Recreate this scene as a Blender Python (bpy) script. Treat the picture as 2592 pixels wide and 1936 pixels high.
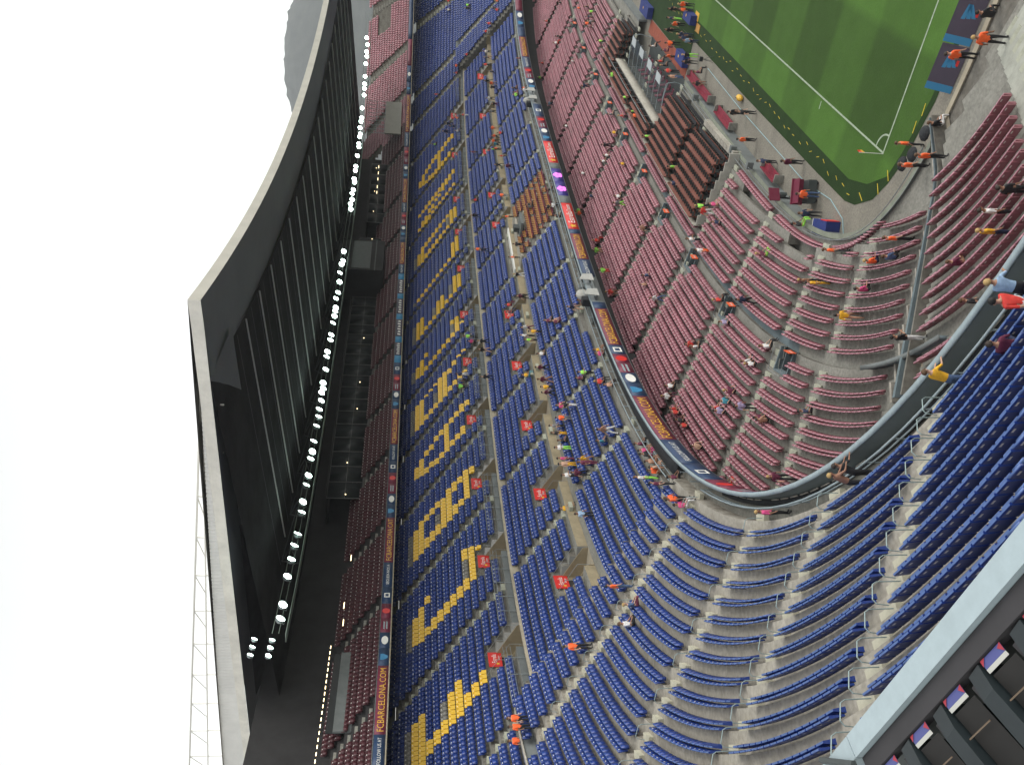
import bpy, bmesh, math, random
import numpy as np
from mathutils import Vector, Matrix

# ------------------------------------------------------------------ scene, camera, sky, sun
for _o in list(bpy.data.objects):
    bpy.data.objects.remove(_o)
SC = bpy.context.scene
COL = SC.collection
rnd = random.Random(7)
R = math.radians

CAM_POS = Vector((17.828, -48.711, 28.467))
def camera():
    yaw, pitch, roll = R(36.391), R(6.980), R(1.711)
    fw = Vector((-math.sin(yaw) * math.cos(pitch), math.cos(yaw) * math.cos(pitch), -math.sin(pitch)))
    rt = Vector((math.cos(yaw), math.sin(yaw), 0))
    up = rt.cross(fw)
    c, s = math.cos(roll), math.sin(roll)
    rt, up = c * rt + s * up, -s * rt + c * up
    # the phone was held sideways: picture right = world down, picture up = world right
    m = Matrix((-up, rt, -fw)).transposed().to_4x4()
    cd = bpy.data.cameras.new('camera')
    cd.sensor_fit = 'HORIZONTAL'
    cd.sensor_width = 36.0
    cd.lens = 36.0 * 2198.0 / 2592.0
    cd.clip_start = 0.2
    cd.clip_end = 12000
    o = bpy.data.objects.new('camera', cd)
    COL.objects.link(o)
    o.matrix_world = Matrix.Translation(CAM_POS) @ m
    SC.camera = o
    return o
CAM = camera()

world = bpy.data.worlds.new('World')
SC.world = world
world.use_nodes = True
wn = world.node_tree
wn.nodes.clear()
w_out = wn.nodes.new('ShaderNodeOutputWorld')
w_bg = wn.nodes.new('ShaderNodeBackground')
w_sky = wn.nodes.new('ShaderNodeTexSky')
w_sky.sky_type = 'NISHITA'
w_sky.sun_disc = False
w_sky.sun_elevation = R(48)
w_sky.sun_rotation = R(62)
w_sky.air_density = 1.0
w_sky.dust_density = 1.0
w_sky.ozone_density = 1.0
w_hs = wn.nodes.new('ShaderNodeHueSaturation')     # an even white cloud deck: almost no colour left in the sky
w_hs.inputs['Saturation'].default_value = 0.15
wn.links.new(w_sky.outputs['Color'], w_hs.inputs['Color'])
w_mx = wn.nodes.new('ShaderNodeMixRGB')              # the cloud deck is faintly warm
w_mx.blend_type = 'MULTIPLY'
w_mx.inputs['Fac'].default_value = 1.0
w_mx.inputs['Color2'].default_value = (1.0, 0.985, 0.925, 1)
wn.links.new(w_hs.outputs['Color'], w_mx.inputs['Color1'])
wn.links.new(w_mx.outputs['Color'], w_bg.inputs['Color'])
w_bg.inputs['Strength'].default_value = 0.15
wn.links.new(w_bg.outputs['Background'], w_out.inputs['Surface'])

sun = bpy.data.lights.new('sun', 'SUN')
sun.energy = 0.5
sun.angle = R(25)
sun.color = (1.0, 0.97, 0.92)
sun_o = bpy.data.objects.new('sun', sun)
COL.objects.link(sun_o)
# the same direction as the sky's sun: elevation 48 degrees, rotation 62 degrees
_sd = Vector((math.sin(R(62)) * math.cos(R(48)), math.cos(R(62)) * math.cos(R(48)), math.sin(R(48))))
sun_o.rotation_euler = _sd.to_track_quat('Z', 'Y').to_euler()
sun_o.location = (120, 90, 120)

cy = SC.cycles
cy.max_bounces = 5
cy.diffuse_bounces = 3
cy.glossy_bounces = 2
cy.transmission_bounces = 2
cy.transparent_max_bounces = 6
cy.volume_bounces = 0
cy.caustics_reflective = False
cy.caustics_refractive = False

SC.view_settings.view_transform = 'Standard'
SC.view_settings.look = 'None'
SC.view_settings.gamma = 1.0
SC.view_settings.exposure = 1.08
SC.view_settings.use_curve_mapping = False

# ------------------------------------------------------------------ materials
MATS = {}
def mat(name, col, rough=0.7, var=0.0, scale=1.0, metal=0.0, col2=None, bump=0.0, emit=None, emit_s=1.0, fine=None, alpha=None, spec=None, transmission=0.0):
    if name in MATS:
        return MATS[name]
    m = bpy.data.materials.new(name)
    m.use_nodes = True
    nt = m.node_tree
    b = nt.nodes['Principled BSDF']
    b.inputs['Roughness'].default_value = rough
    b.inputs['Metallic'].default_value = metal
    if spec is not None:
        b.inputs['Specular IOR Level'].default_value = spec
    if var > 0 or col2:
        tc = nt.nodes.new('ShaderNodeTexCoord')
        nz = nt.nodes.new('ShaderNodeTexNoise')
        nz.inputs['Scale'].default_value = scale
        nz.inputs['Detail'].default_value = 6
        nz.inputs['Roughness'].default_value = 0.65
        nt.links.new(tc.outputs['Object'], nz.inputs['Vector'])
        rp = nt.nodes.new('ShaderNodeValToRGB')
        c2 = col2 or tuple(c * (1 - var) for c in col)
        c1 = col if col2 else tuple(min(1, c * (1 + var * 0.6)) for c in col)
        rp.color_ramp.elements[0].position = 0.33
        rp.color_ramp.elements[1].position = 0.67
        rp.color_ramp.elements[0].color = (*c2, 1)
        rp.color_ramp.elements[1].color = (*c1, 1)
        nt.links.new(nz.outputs['Fac'], rp.inputs['Fac'])
        last = rp.outputs['Color']
        if fine:
            n2 = nt.nodes.new('ShaderNodeTexNoise')
            n2.inputs['Scale'].default_value = fine
            n2.inputs['Detail'].default_value = 4
            nt.links.new(tc.outputs['Object'], n2.inputs['Vector'])
            mx = nt.nodes.new('ShaderNodeMixRGB')
            mx.blend_type = 'OVERLAY'
            mx.inputs['Fac'].default_value = 0.5
            nt.links.new(last, mx.inputs['Color1'])
            nt.links.new(n2.outputs['Fac'], mx.inputs['Color2'])
            last = mx.outputs['Color']
        nt.links.new(last, b.inputs['Base Color'])
        if bump:
            bp = nt.nodes.new('ShaderNodeBump')
            bp.inputs['Strength'].default_value = bump
            bp.inputs['Distance'].default_value = 0.02
            nt.links.new(nz.outputs['Fac'], bp.inputs['Height'])
            nt.links.new(bp.outputs['Normal'], b.inputs['Normal'])
    else:
        b.inputs['Base Color'].default_value = (*col, 1)
    if emit:
        b.inputs['Emission Color'].default_value = (*emit, 1)
        b.inputs['Emission Strength'].default_value = emit_s
    if transmission:
        b.inputs['Transmission Weight'].default_value = transmission
    if alpha is not None:
        b.inputs['Alpha'].default_value = alpha
    MATS[name] = m
    return m

M = dict(
    concrete=mat('concrete', (0.27, 0.265, 0.235), 0.9, 0.0, 0.35, col2=(0.175, 0.172, 0.15), fine=6.0, bump=0.3),
    concrete_light=mat('pale concrete', (0.40, 0.375, 0.325), 0.9, 0.0, 0.5, col2=(0.29, 0.27, 0.23), fine=5.0),
    riser=mat('stained riser concrete', (0.20, 0.193, 0.17), 0.92, 0.0, 0.8, col2=(0.115, 0.105, 0.088), fine=4.0),
    curve_concrete=mat('sky-lit tone terrace concrete', (0.385, 0.36, 0.31), 0.92, 0.0, 0.45, col2=(0.27, 0.25, 0.21), fine=5.0),  # concrete copy with the curve's stronger sky light put into its colour
    pale_step=mat('lit tone cream step', (0.44, 0.425, 0.335), 0.85, 0.2, 2.0),  # step copy for the curve, its open-sky light painted in as a lighter tone
    step=mat('cream painted step', (0.38, 0.39, 0.31), 0.85, 0.25, 2.0),
    slate=mat('slate blue painted concrete', (0.12, 0.155, 0.17), 0.85, 0.2, 1.0),
    beige=mat('beige painted wall', (0.30, 0.25, 0.16), 0.85, 0.2, 1.2),
    cream=mat('cream floor paint', (0.34, 0.30, 0.225), 0.85, 0.2, 1.0),
    grey_wall=mat('grey painted wall', (0.14, 0.155, 0.155), 0.8, 0.2, 0.8),
    steel=mat('galvanised steel', (0.28, 0.31, 0.32), 0.5, 0.15, 3.0, metal=0.3),
    steel_dark=mat('dark painted steel', (0.05, 0.06, 0.06), 0.55, 0.2, 2.0),
    rail_blue=mat('pale blue painted rail', (0.28, 0.34, 0.365), 0.5, 0.15, 4.0),
    black=mat('black mesh cloth', (0.018, 0.02, 0.024), 0.85, 0.4, 6.0),
    blue=mat('blue plastic seat', (0.012, 0.041, 0.23), 0.35, 0.25, 0.6, spec=0.7),
    maroon=mat('faded maroon plastic seat', (0.33, 0.122, 0.150), 0.42, 0.3, 0.5, spec=0.7),
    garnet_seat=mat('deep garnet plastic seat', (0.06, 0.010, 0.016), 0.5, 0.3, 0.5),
    yellow=mat('yellow plastic seat', (0.84, 0.52, 0.03), 0.45, 0.15, 0.8),
    greyseat=mat('grey plastic seat', (0.22, 0.21, 0.19), 0.55, 0.15, 0.8),
    brown=mat('brown leather bench', (0.17, 0.055, 0.038), 0.55, 0.25, 0.8),
    press=mat('orange striped desk seat', (0.46, 0.23, 0.05), 0.6, 0.2, 2.0),
    tag=mat('white seat number plate', (0.75, 0.75, 0.72), 0.5),
    white=mat('white paint', (0.78, 0.77, 0.73), 0.6, 0.1, 1.0),
    offwhite=mat('cream roof cladding', (0.84, 0.81, 0.73), 0.6, 0.15, 0.6),
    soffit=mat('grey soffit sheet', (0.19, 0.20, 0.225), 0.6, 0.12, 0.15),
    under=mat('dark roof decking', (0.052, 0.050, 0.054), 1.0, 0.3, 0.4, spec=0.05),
    rib=mat('grey roof purlin', (0.62, 0.63, 0.63), 0.5, 0.1, 1.0),
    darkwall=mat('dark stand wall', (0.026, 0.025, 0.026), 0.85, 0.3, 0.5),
    glass=mat('dark box glazing', (0.02, 0.023, 0.025), 0.4, 0.2, 0.5, spec=0.2),
    navy=mat('navy advert panel', (0.018, 0.045, 0.11), 0.5, 0.1, 1.0),
    garnet=mat('garnet advert panel', (0.16, 0.018, 0.045), 0.5, 0.1, 1.0),
    red=mat('red advert panel', (0.62, 0.022, 0.018), 0.45, 0.06, 1.0),
    cyan=mat('cyan print', (0.035, 0.21, 0.40), 0.5),
    gold=mat('gold print', (0.70, 0.40, 0.04), 0.5),
    violet=mat('violet lit screen', (0.05, 0.04, 0.25), 0.4),
    magenta=mat('magenta lit print', (0.6, 0.08, 0.5), 0.4, emit=(0.85, 0.2, 0.8), emit_s=0.7),
    lamp=mat('floodlight lens', (1, 1, 1), 0.3, emit=(0.74, 1.0, 0.86), emit_s=11.0),
    warm=mat('warm strip lamp', (1, 0.9, 0.6), 0.3, emit=(1.0, 0.78, 0.42), emit_s=2.2),
    grass_line=mat('white line paint', (0.33, 0.40, 0.30), 0.8, 0.25, 3.0),
    tape=mat('yellow marker tape', (0.55, 0.42, 0.03), 0.7),
    tablecloth=mat('blue tablecloth', (0.015, 0.03, 0.16), 0.8, 0.2, 3.0),
    redbench=mat('red bench seat', (0.20, 0.015, 0.035), 0.6, 0.2, 2.0),
    carpet=mat('rust red carpet', (0.28, 0.07, 0.04), 0.95, 0.2, 2.0),
    board=mat('dark plum board', (0.075, 0.06, 0.09), 0.5, 0.1, 1.0),
)

for _k in ('warm', 'magenta'):
    M[_k].cycles.emission_sampling = 'NONE'

# ------------------------------------------------------------------ helpers
def tag(o, label=None, cat=None, group=None, kind=None):
    if label: o['label'] = label
    if cat: o['category'] = cat
    if group: o['group'] = group
    if kind: o['kind'] = kind
    return o

def link(name, me, parent=None):
    o = bpy.data.objects.new(name, me)
    COL.objects.link(o)
    if parent is not None:
        o.parent = parent
    return o

def empty(name, loc=(0, 0, 0), rz=0.0):
    o = bpy.data.objects.new(name, None)
    COL.objects.link(o)
    o.location = loc
    o.rotation_euler = (0, 0, rz)
    o.empty_display_size = 0.3
    return o

def np_mesh(name, V, Q, mats, mi=None, smooth=False):
    """mesh from numpy arrays, all faces quads"""
    V = np.asarray(V, np.float32).reshape(-1, 3)
    Q = np.asarray(Q, np.int32).reshape(-1, 4)
    me = bpy.data.meshes.new(name)
    me.vertices.add(len(V))
    me.vertices.foreach_set('co', V.ravel())
    me.loops.add(Q.size)
    me.loops.foreach_set('vertex_index', Q.ravel())
    me.polygons.add(len(Q))
    me.polygons.foreach_set('loop_start', np.arange(0, Q.size, 4, dtype=np.int32))
    me.polygons.foreach_set('loop_total', np.full(len(Q), 4, np.int32))
    for m in (mats if isinstance(mats, (list, tuple)) else [mats]):
        me.materials.append(m)
    if mi is not None:
        me.polygons.foreach_set('material_index', np.asarray(mi, np.int32))
    me.update(calc_edges=True)
    me.validate()
    if smooth:
        me.polygons.foreach_set('use_smooth', np.ones(len(me.polygons), bool))
    return me

class MB:
    """collects boxes, prisms and tubes for ONE mesh object"""
    def __init__(self):
        self.v, self.f, self.m = [], [], []
    def add(self, vs, fs, mi=0):
        b = len(self.v)
        self.v += [tuple(x) for x in vs]
        self.f += [[i + b for i in f] for f in fs]
        self.m += [mi] * len(fs)
        return self
    def box(self, x0, x1, y0, y1, z0, z1, mi=0, T=None):
        vs = [(x, y, z) for z in (z0, z1) for x, y in ((x0, y0), (x1, y0), (x1, y1), (x0, y1))]
        if T: vs = [T @ Vector(v) for v in vs]
        return self.add(vs, [(3, 2, 1, 0), (4, 5, 6, 7), (0, 1, 5, 4), (1, 2, 6, 5), (2, 3, 7, 6), (3, 0, 4, 7)], mi)
    def prism(self, prof, x0, x1, mi=0, T=None):
        """profile (y, z) extruded along x"""
        n = len(prof)
        vs = [(x0, y, z) for y, z in prof] + [(x1, y, z) for y, z in prof]
        if T: vs = [T @ Vector(v) for v in vs]
        fs = [(i, (i + 1) % n, n + (i + 1) % n, n + i) for i in range(n)]
        fs += [tuple(range(n - 1, -1, -1)), tuple(range(n, 2 * n))]
        return self.add(vs, fs, mi)
    def tube(self, pts, r, n=6, mi=0, cap=True):
        pts = [Vector(p) for p in pts]
        rr = r if isinstance(r, (list, tuple)) else [r] * len(pts)
        vs, fs = [], []
        for i, p in enumerate(pts):
            a = pts[max(0, i - 1)]; b = pts[min(len(pts) - 1, i + 1)]
            d = (b - a).normalized()
            u = d.orthogonal().normalized() if abs(d.z) > 0.99 else d.cross(Vector((0, 0, 1))).normalized()
            w = d.cross(u)
            for k in range(n):
                t = 2 * math.pi * k / n
                vs.append(p + rr[i] * (math.cos(t) * u + math.sin(t) * w))
        for i in range(len(pts) - 1):
            for k in range(n):
                a, b = i * n + k, i * n + (k + 1) % n
                fs.append((a, b, b + n, a + n))
        if cap:
            fs += [tuple(range(n - 1, -1, -1)), tuple(range((len(pts) - 1) * n, len(pts) * n))]
        return self.add(vs, fs, mi)
    def disc(self, c, nrm, r, n=12, mi=0):
        c, nrm = Vector(c), Vector(nrm).normalized()
        u = nrm.orthogonal().normalized(); w = nrm.cross(u)
        vs = [c + r * (math.cos(2 * math.pi * k / n) * u + math.sin(2 * math.pi * k / n) * w) for k in range(n)]
        return self.add(vs, [tuple(range(n))], mi)
    def ball(self, c, r, n=8, m=5, mi=0, z0=-1.0):
        c = Vector(c); r = Vector(r) if not isinstance(r, (int, float)) else Vector((r, r, r))
        vs, fs = [], []
        for i in range(m + 1):
            ph = math.asin(max(-1, z0 + (1 - z0) * i / m)) if False else (math.asin(z0) + (math.pi / 2 - math.asin(z0)) * i / m)
            for k in range(n):
                t = 2 * math.pi * k / n
                vs.append((c.x + r.x * math.cos(ph) * math.cos(t), c.y + r.y * math.cos(ph) * math.sin(t), c.z + r.z * math.sin(ph)))
        for i in range(m):
            for k in range(n):
                a, b = i * n + k, i * n + (k + 1) % n
                fs.append((a, b, b + n, a + n))
        return self.add(vs, fs, mi)
    def build(self, name, mats, parent=None, smooth=False):
        me = bpy.data.meshes.new(name)
        me.from_pydata([tuple(v) for v in self.v], [], self.f)
        for m in (mats if isinstance(mats, (list, tuple)) else [mats]):
            me.materials.append(m)
        if any(self.m):
            me.polygons.foreach_set('material_index', self.m)
        if smooth:
            me.polygons.foreach_set('use_smooth', [True] * len(me.polygons))
        me.update()
        return link(name, me, parent)

# ------------------------------------------------------------------ plan of the stands
# one base curve (front edge of the middle tier) round pitch centre (34, 52.5); everything else is an offset of it.
# s = metres along the curve, 0 at half-way on the main-stand side, growing toward the camera's goal end; d = metres outward
CX, CY = 34.0, 52.5
def _table(a=57.6, b=82.0, n=3.6):
    th = np.linspace(math.pi * 0.5 + 1e-4, math.pi * 1.5 - 1e-4, 20001)
    c, s = np.cos(th), np.sin(th)
    P = np.stack([CX + a * np.sign(c) * abs(c) ** (2 / n), CY + b * np.sign(s) * abs(s) ** (2 / n)], -1)
    d = np.gradient(P, axis=0)
    t = d / np.linalg.norm(d, axis=1)[:, None]
    N = np.stack([t[:, 1], -t[:, 0]], -1)
    N *= np.sign(((P - [CX, CY]) * N).sum(1))[:, None]
    S = np.r_[0, np.cumsum(np.linalg.norm(np.diff(P, axis=0), axis=1))]
    return S - S[np.argmin(abs(P[:, 1] - CY))], P, N
_S, _P, _N = _table()
def C(s, d=0.0):
    s = np.asarray(s, float)
    x = np.interp(s, _S, _P[:, 0]); y = np.interp(s, _S, _P[:, 1])
    nx = np.interp(s, _S, _N[:, 0]); ny = np.interp(s, _S, _N[:, 1])
    return np.stack([x + nx * d, y + ny * d], -1)
def NRM(s):
    return C(s, 1.0) - C(s, 0.0)
def P3(s, d, z):
    q = C(s, d)
    return Vector((float(q[0]), float(q[1]), z))
def ang_out(s):
    """z rotation that turns local +y to the outward normal"""
    n = NRM(s)
    return math.atan2(-float(n[0]), float(n[1]))
def frame(s, d, z):
    return Matrix.Translation(P3(s, d, z)) @ Matrix.Rotation(ang_out(s), 4, 'Z')

# distance from the base curve inward to the pitchside wall
_ss = np.arange(-118, 118.5, 0.5)
def _inner():
    Q, N = C(_ss), NRM(_ss)
    lo = np.zeros(len(_ss)); hi = np.full(len(_ss), 40.0)
    for _ in range(40):
        mid = (lo + hi) / 2
        q = Q - N * mid[:, None]
        ins = (abs((q[:, 0] - CX) / 42.0) ** 8 + abs((q[:, 1] - CY) / 59.0) ** 8) < 1
        hi = np.where(ins, mid, hi); lo = np.where(ins, lo, mid)
    return hi
_W = _inner()
def WI(s):
    return np.interp(s, _ss, _W)

def split(s0, s1, holes):
    """s-range minus the hole intervals"""
    out = []; a = s0
    for h0, h1 in sorted(holes):
        if h1 <= a or h0 >= s1: continue
        if h0 > a: out.append((a, h0))
        a = max(a, h1)
    if a < s1: out.append((a, s1))
    return out

class Sweep:
    """strips of profile points (d, z) swept along the plan curve, collected into one mesh"""
    def __init__(self):
        self.V, self.Q, self.I, self.n = [], [], [], 0
    def strip(self, prof, s0, s1, mi=0, step=1.6, cap=False, dfun=None, closed=False):
        k = max(1, int(math.ceil((s1 - s0) / step)))
        s = np.linspace(s0, s1, k + 1)
        m = len(prof)
        V = np.zeros((k + 1, m, 3))
        for j, (d, z) in enumerate(prof):
            dd = d if dfun is None else dfun(s, d)
            V[:, j, :2] = C(s, 0.0) + NRM(s) * (np.asarray(dd).reshape(-1, 1) if np.ndim(dd) else dd)
            V[:, j, 2] = z
        i, j = np.meshgrid(np.arange(k), np.arange(m if closed else m - 1), indexing='ij')
        j2 = (j + 1) % m
        q = np.stack([i * m + j, i * m + j2, (i + 1) * m + j2, (i + 1) * m + j], -1).reshape(-1, 4) + self.n
        self.V.append(V.reshape(-1, 3)); self.Q.append(q); self.I.append(np.full(len(q), mi))
        if cap and m == 4:
            e = np.array([[3, 2, 1, 0], [k * m, k * m + 1, k * m + 2, k * m + 3]]) + self.n
            self.Q.append(e); self.I.append(np.full(2, mi))
        self.n += V.shape[0] * V.shape[1]
        return self
    def bar(self, d0, d1, z0, z1, s0, s1, mi=0, step=1.6):
        return self.strip([(d0, z0), (d0, z1), (d1, z1), (d1, z0)], s0, s1, mi, step, cap=True, closed=True)
    def build(self, name, mats, parent=None):
        me = np_mesh(name, np.concatenate(self.V), np.concatenate(self.Q), mats, np.concatenate(self.I))
        return link(name, me, parent)

def project(P):
    """picture position (0..1, 0..1 from the top left) and distance, used only to pick the largest repeats"""
    m = CAM.matrix_world.inverted()
    P = np.asarray(P, float).reshape(-1, 3)
    A = np.array(m)
    q = P @ A[:3, :3].T + A[:3, 3]
    z = np.maximum(-q[:, 2], 1e-6)
    f = 2198.0 / 2592.0
    return 0.5 + f * q[:, 0] / z, 0.5 - f * q[:, 1] / z * 2592 / 1936, np.where(q[:, 2] < 0, z, 1e9)

# ------------------------------------------------------------------ ground, pitch, apron
def poly_sheet(name, pts, z, m, parent=None):
    me = bpy.data.meshes.new(name)
    me.from_pydata([(x, y, z) for x, y in pts], [], [list(range(len(pts)))])
    me.materials.append(m)
    me.update()
    return link(name, me, parent)

g = poly_sheet('ground', [(-6000, -6000), (6000, -6000), (6000, 6000), (-6000, 6000)], -0.05,
               mat('city ground', (0.12, 0.115, 0.10), 0.95, 0.3, 0.02))
tag(g, kind='structure')

def grass_material(name, dark, stripes):
    m = bpy.data.materials.new(name)
    m.use_nodes = True
    nt = m.node_tree
    b = nt.nodes['Principled BSDF']
    b.inputs['Roughness'].default_value = 0.85
    b.inputs['Specular IOR Level'].default_value = 0.25
    tc = nt.nodes.new('ShaderNodeTexCoord')
    nz = nt.nodes.new('ShaderNodeTexNoise')
    nz.inputs['Scale'].default_value = 0.6
    nz.inputs['Detail'].default_value = 8
    nt.links.new(tc.outputs['Object'], nz.inputs['Vector'])
    n2 = nt.nodes.new('ShaderNodeTexNoise')
    n2.inputs['Scale'].default_value = 9
    n2.inputs['Detail'].default_value = 5
    nt.links.new(tc.outputs['Object'], n2.inputs['Vector'])
    rp = nt.nodes.new('ShaderNodeValToRGB')
    rp.color_ramp.elements[0].position = 0.3; rp.color_ramp.elements[1].position = 0.7
    c = (0.043, 0.098, 0.014) if not dark else (0.012, 0.031, 0.006)
    c2 = (0.051, 0.114, 0.018) if not dark else (0.018, 0.043, 0.009)
    rp.color_ramp.elements[0].color = (*c, 1); rp.color_ramp.elements[1].color = (*c2, 1)
    nt.links.new(nz.outputs['Fac'], rp.inputs['Fac'])
    mx = nt.nodes.new('ShaderNodeMixRGB'); mx.blend_type = 'OVERLAY'; mx.inputs['Fac'].default_value = 0.18
    nt.links.new(rp.outputs['Color'], mx.inputs['Color1']); nt.links.new(n2.outputs['Fac'], mx.inputs['Color2'])
    last = mx.outputs['Color']
    if stripes:                                              # mown chequer: bands 6.2 m and 5.6 m wide
        sp = nt.nodes.new('ShaderNodeSeparateXYZ')
        nt.links.new(tc.outputs['Object'], sp.inputs[0])
        facs = []
        for axis, w, off in (('X', 6.2, 0.0), ('Y', 5.6, 0.0)):
            a = nt.nodes.new('ShaderNodeMath'); a.operation = 'MULTIPLY_ADD'
            a.inputs[1].default_value = math.pi / w; a.inputs[2].default_value = off
            nt.links.new(sp.outputs[axis], a.inputs[0])
            s = nt.nodes.new('ShaderNodeMath'); s.operation = 'SINE'
            nt.links.new(a.outputs[0], s.inputs[0])
            k = nt.nodes.new('ShaderNodeMath'); k.operation = 'MULTIPLY'; k.inputs[1].default_value = 6.0; k.use_clamp = False
            nt.links.new(s.outputs[0], k.inputs[0])
            cl = nt.nodes.new('ShaderNodeClamp'); cl.inputs['Min'].default_value = -1; cl.inputs['Max'].default_value = 1
            nt.links.new(k.outputs[0], cl.inputs['Value'])
            facs.append(cl.outputs[0])
        w1 = nt.nodes.new('ShaderNodeMath'); w1.operation = 'MULTIPLY'; w1.inputs[1].default_value = 0.20
        nt.links.new(facs[0], w1.inputs[0])
        w2 = nt.nodes.new('ShaderNodeMath'); w2.operation = 'MULTIPLY_ADD'; w2.inputs[1].default_value = 0.14
        nt.links.new(facs[1], w2.inputs[0]); nt.links.new(w1.outputs[0], w2.inputs[2])
        ad = nt.nodes.new('ShaderNodeMath'); ad.operation = 'SUBTRACT'; ad.inputs[0].default_value = 1.0
        nt.links.new(w2.outputs[0], ad.inputs[1])
        vm = nt.nodes.new('ShaderNodeVectorMath'); vm.operation = 'SCALE'
        nt.links.new(last, vm.inputs[0]); nt.links.new(ad.outputs[0], vm.inputs['Scale'])
        last = vm.outputs[0]
    nt.links.new(last, b.inputs['Base Color'])
    bp = nt.nodes.new('ShaderNodeBump'); bp.inputs['Strength'].default_value = 0.4; bp.inputs['Distance'].default_value = 0.03
    nt.links.new(n2.outputs['Fac'], bp.inputs['Height']); nt.links.new(bp.outputs['Normal'], b.inputs['Normal'])
    return m
GRASS = grass_material('mown grass', False, True)
VERGE = grass_material('artificial verge turf', True, False)

apron = poly_sheet('apron_paving', [(-12, -12), (80, -12), (80, 117), (-12, 117)], 0.0,
                   mat('apron concrete', (0.235, 0.218, 0.18), 0.9, 0.0, 0.5, col2=(0.175, 0.162, 0.135), fine=8.0))
tag(apron, kind='structure')
verge = poly_sheet('turf_verge', [(-4.7, 104), (-5.0, 60), (-4.7, 25), (-4.4, 8), (-4.25, 2.6), (-3.9, 1.2), (-2.7, -0.6), (-1.2, -1.6), (0.5, -2.35), (4.3, -3.2),
                                  (12, -3.6), (34, -3.8), (68, -3.6), (72.5, 0), (72.5, 104), (68, 108.5), (0, 108.5)], 0.02, VERGE)
tag(verge, kind='structure')
pitch = poly_sheet('pitch_grass', [(-2.9, 105), (-2.9, 3.0), (-2.2, 0.6), (-0.9, -1.25), (0.8, -1.9), (4.3, -2.75), (12, -3.1), (34, -3.3), (70.5, -2.9), (70.5, 107), (0, 107.5)], 0.026, GRASS)
tag(pitch, kind='structure')
def flat(name, pts, parent=pitch, m=M['grass_line'], z=0.032):
    return poly_sheet(name, pts, z, m, parent)
flat('touch_line', [(0, 0), (0.12, 0.12), (0.12, 104.9), (0, 105)])
flat('goal_line', [(0.0, 0), (68, 0), (67.9, 0.12), (0.12, 0.12)])
arc = []
for k in range(13):
    t = k / 12 * math.pi / 2
    arc.append((math.cos(t), math.sin(t)))
flat('corner_arc', [(0.12 + x * 0.94, 0.12 + y * 0.94) for x, y in arc] + [(0.12 + x * 1.05, 0.12 + y * 1.05) for x, y in reversed(arc)])
flat('distance_mark', [(-0.75, 10.1), (-0.2, 10.1), (-0.2, 10.2), (-0.75, 10.2)])
flat('distance_mark', [(10.1, -0.75), (10.2, -0.75), (10.2, -0.2), (10.1, -0.2)])
flat('penalty_area_line', [(13.84, 0.2), (13.96, 0.2), (13.96, 16.5), (13.84, 16.5)])
flat('penalty_area_line', [(13.96, 16.38), (54.1, 16.38), (54.1, 16.5), (13.96, 16.5)])
mb = MB()                                                     # yellow dashes of the sprinkler tape on the verge
for i in range(46):
    y = 2.5 + i * 1.15 + rnd.uniform(-0.25, 0.25)
    x = -3.5 + rnd.uniform(-0.28, 0.28) - 0.004 * y
    a = rnd.uniform(-0.5, 0.5) + math.pi / 2
    T = Matrix.Translation((x, y, 0.03)) @ Matrix.Rotation(a, 4, 'Z')
    mb.box(-0.2, 0.2, -0.02, 0.02, 0, 0.012, T=T)
for x, y, a in ((3.6, -2.45, 0.1), (2.5, -2.2, 0.1), (-0.8, -1.35, 0.8), (-1.9, -0.8, 0.8), (-3.15, 0.8, 1.2), (5.5, -3.0, 0.1)):
    T = Matrix.Translation((x, y, 0.03)) @ Matrix.Rotation(a, 4, 'Z')
    mb.box(-0.35, 0.35, -0.03, 0.03, 0, 0.015, T=T)
o = mb.build('marker_tape', M['tape'], verge)
o['kind'] = 'stuff'

# ------------------------------------------------------------------ terraces
S_N, S_S = -104.0, 116.0
AISLE2 = [-97, -89.5, -82, -74.8, -66, -61.4, -54.5, -44.2, -33.8, -23.4, -13.0, -2.6, 7.8, 18.2, 28.4, 39.0, 49.8, 61.4, 66.0, 74.8, 82.0, 89.5, 97.0, 104.5]
VOM_M = [-55.8, -44.8, -33.3, -18.7, -9.2, 14.3, 24.7, 35.0, 45.0, 55.7]
VOM_U = [-54.1, -44.0, -30.7, -20.5, -9.4, 3.0, 13.8, 24.9, 35.0, 45.1, 55.2]
AISLE1 = [-90, -79, -65, -54, -43.5, -33, -20.5, -9.0, 2.6, 13.3, 24.0, 34.8, 45.6, 57.4, 64.9, 91.6, 103]
VOM_1 = [-40.5, -29.5, -17.9, -6.7, 4.0, 14.8, 25.1, 35.8, 46.6, 59.1]
MAIN = 61.4
SPL = 61.4                                                    # the rows run a little tighter round the curve

ROWS2 = []     # (block, first d, tread, floor z, s ranges)
for i in range(7):
    ROWS2.append(('L', 2.6 + 0.85 * i, 0.85, 11.2 + 0.485 * i, [(-SPL, SPL)]))
for i in range(20):
    ROWS2.append(('C', 1.35 + 0.77 * i, 0.77, 11.53 + 0.4435 * i, [(S_N, -SPL), (SPL, S_S)]))
for m_ in range(7):
    ROWS2.append(('M', 10.4 + 0.87 * m_, 0.87, 15.4 + 0.5 * m_, [(-MAIN, MAIN)]))
for j in range(17):
    ROWS2.append(('U', 17.6 + 0.92 * j, 0.92, 19.75 + 0.545 * j, [(-92.0, 84.0)]))

def holes_for(block, idx):
    if block == 'M' and idx < 3: return [(v - 1.15, v + 1.15) for v in VOM_M]
    if block == 'U' and idx < 3: return [(v - 1.15, v + 1.15) for v in VOM_U]
    return []

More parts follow.
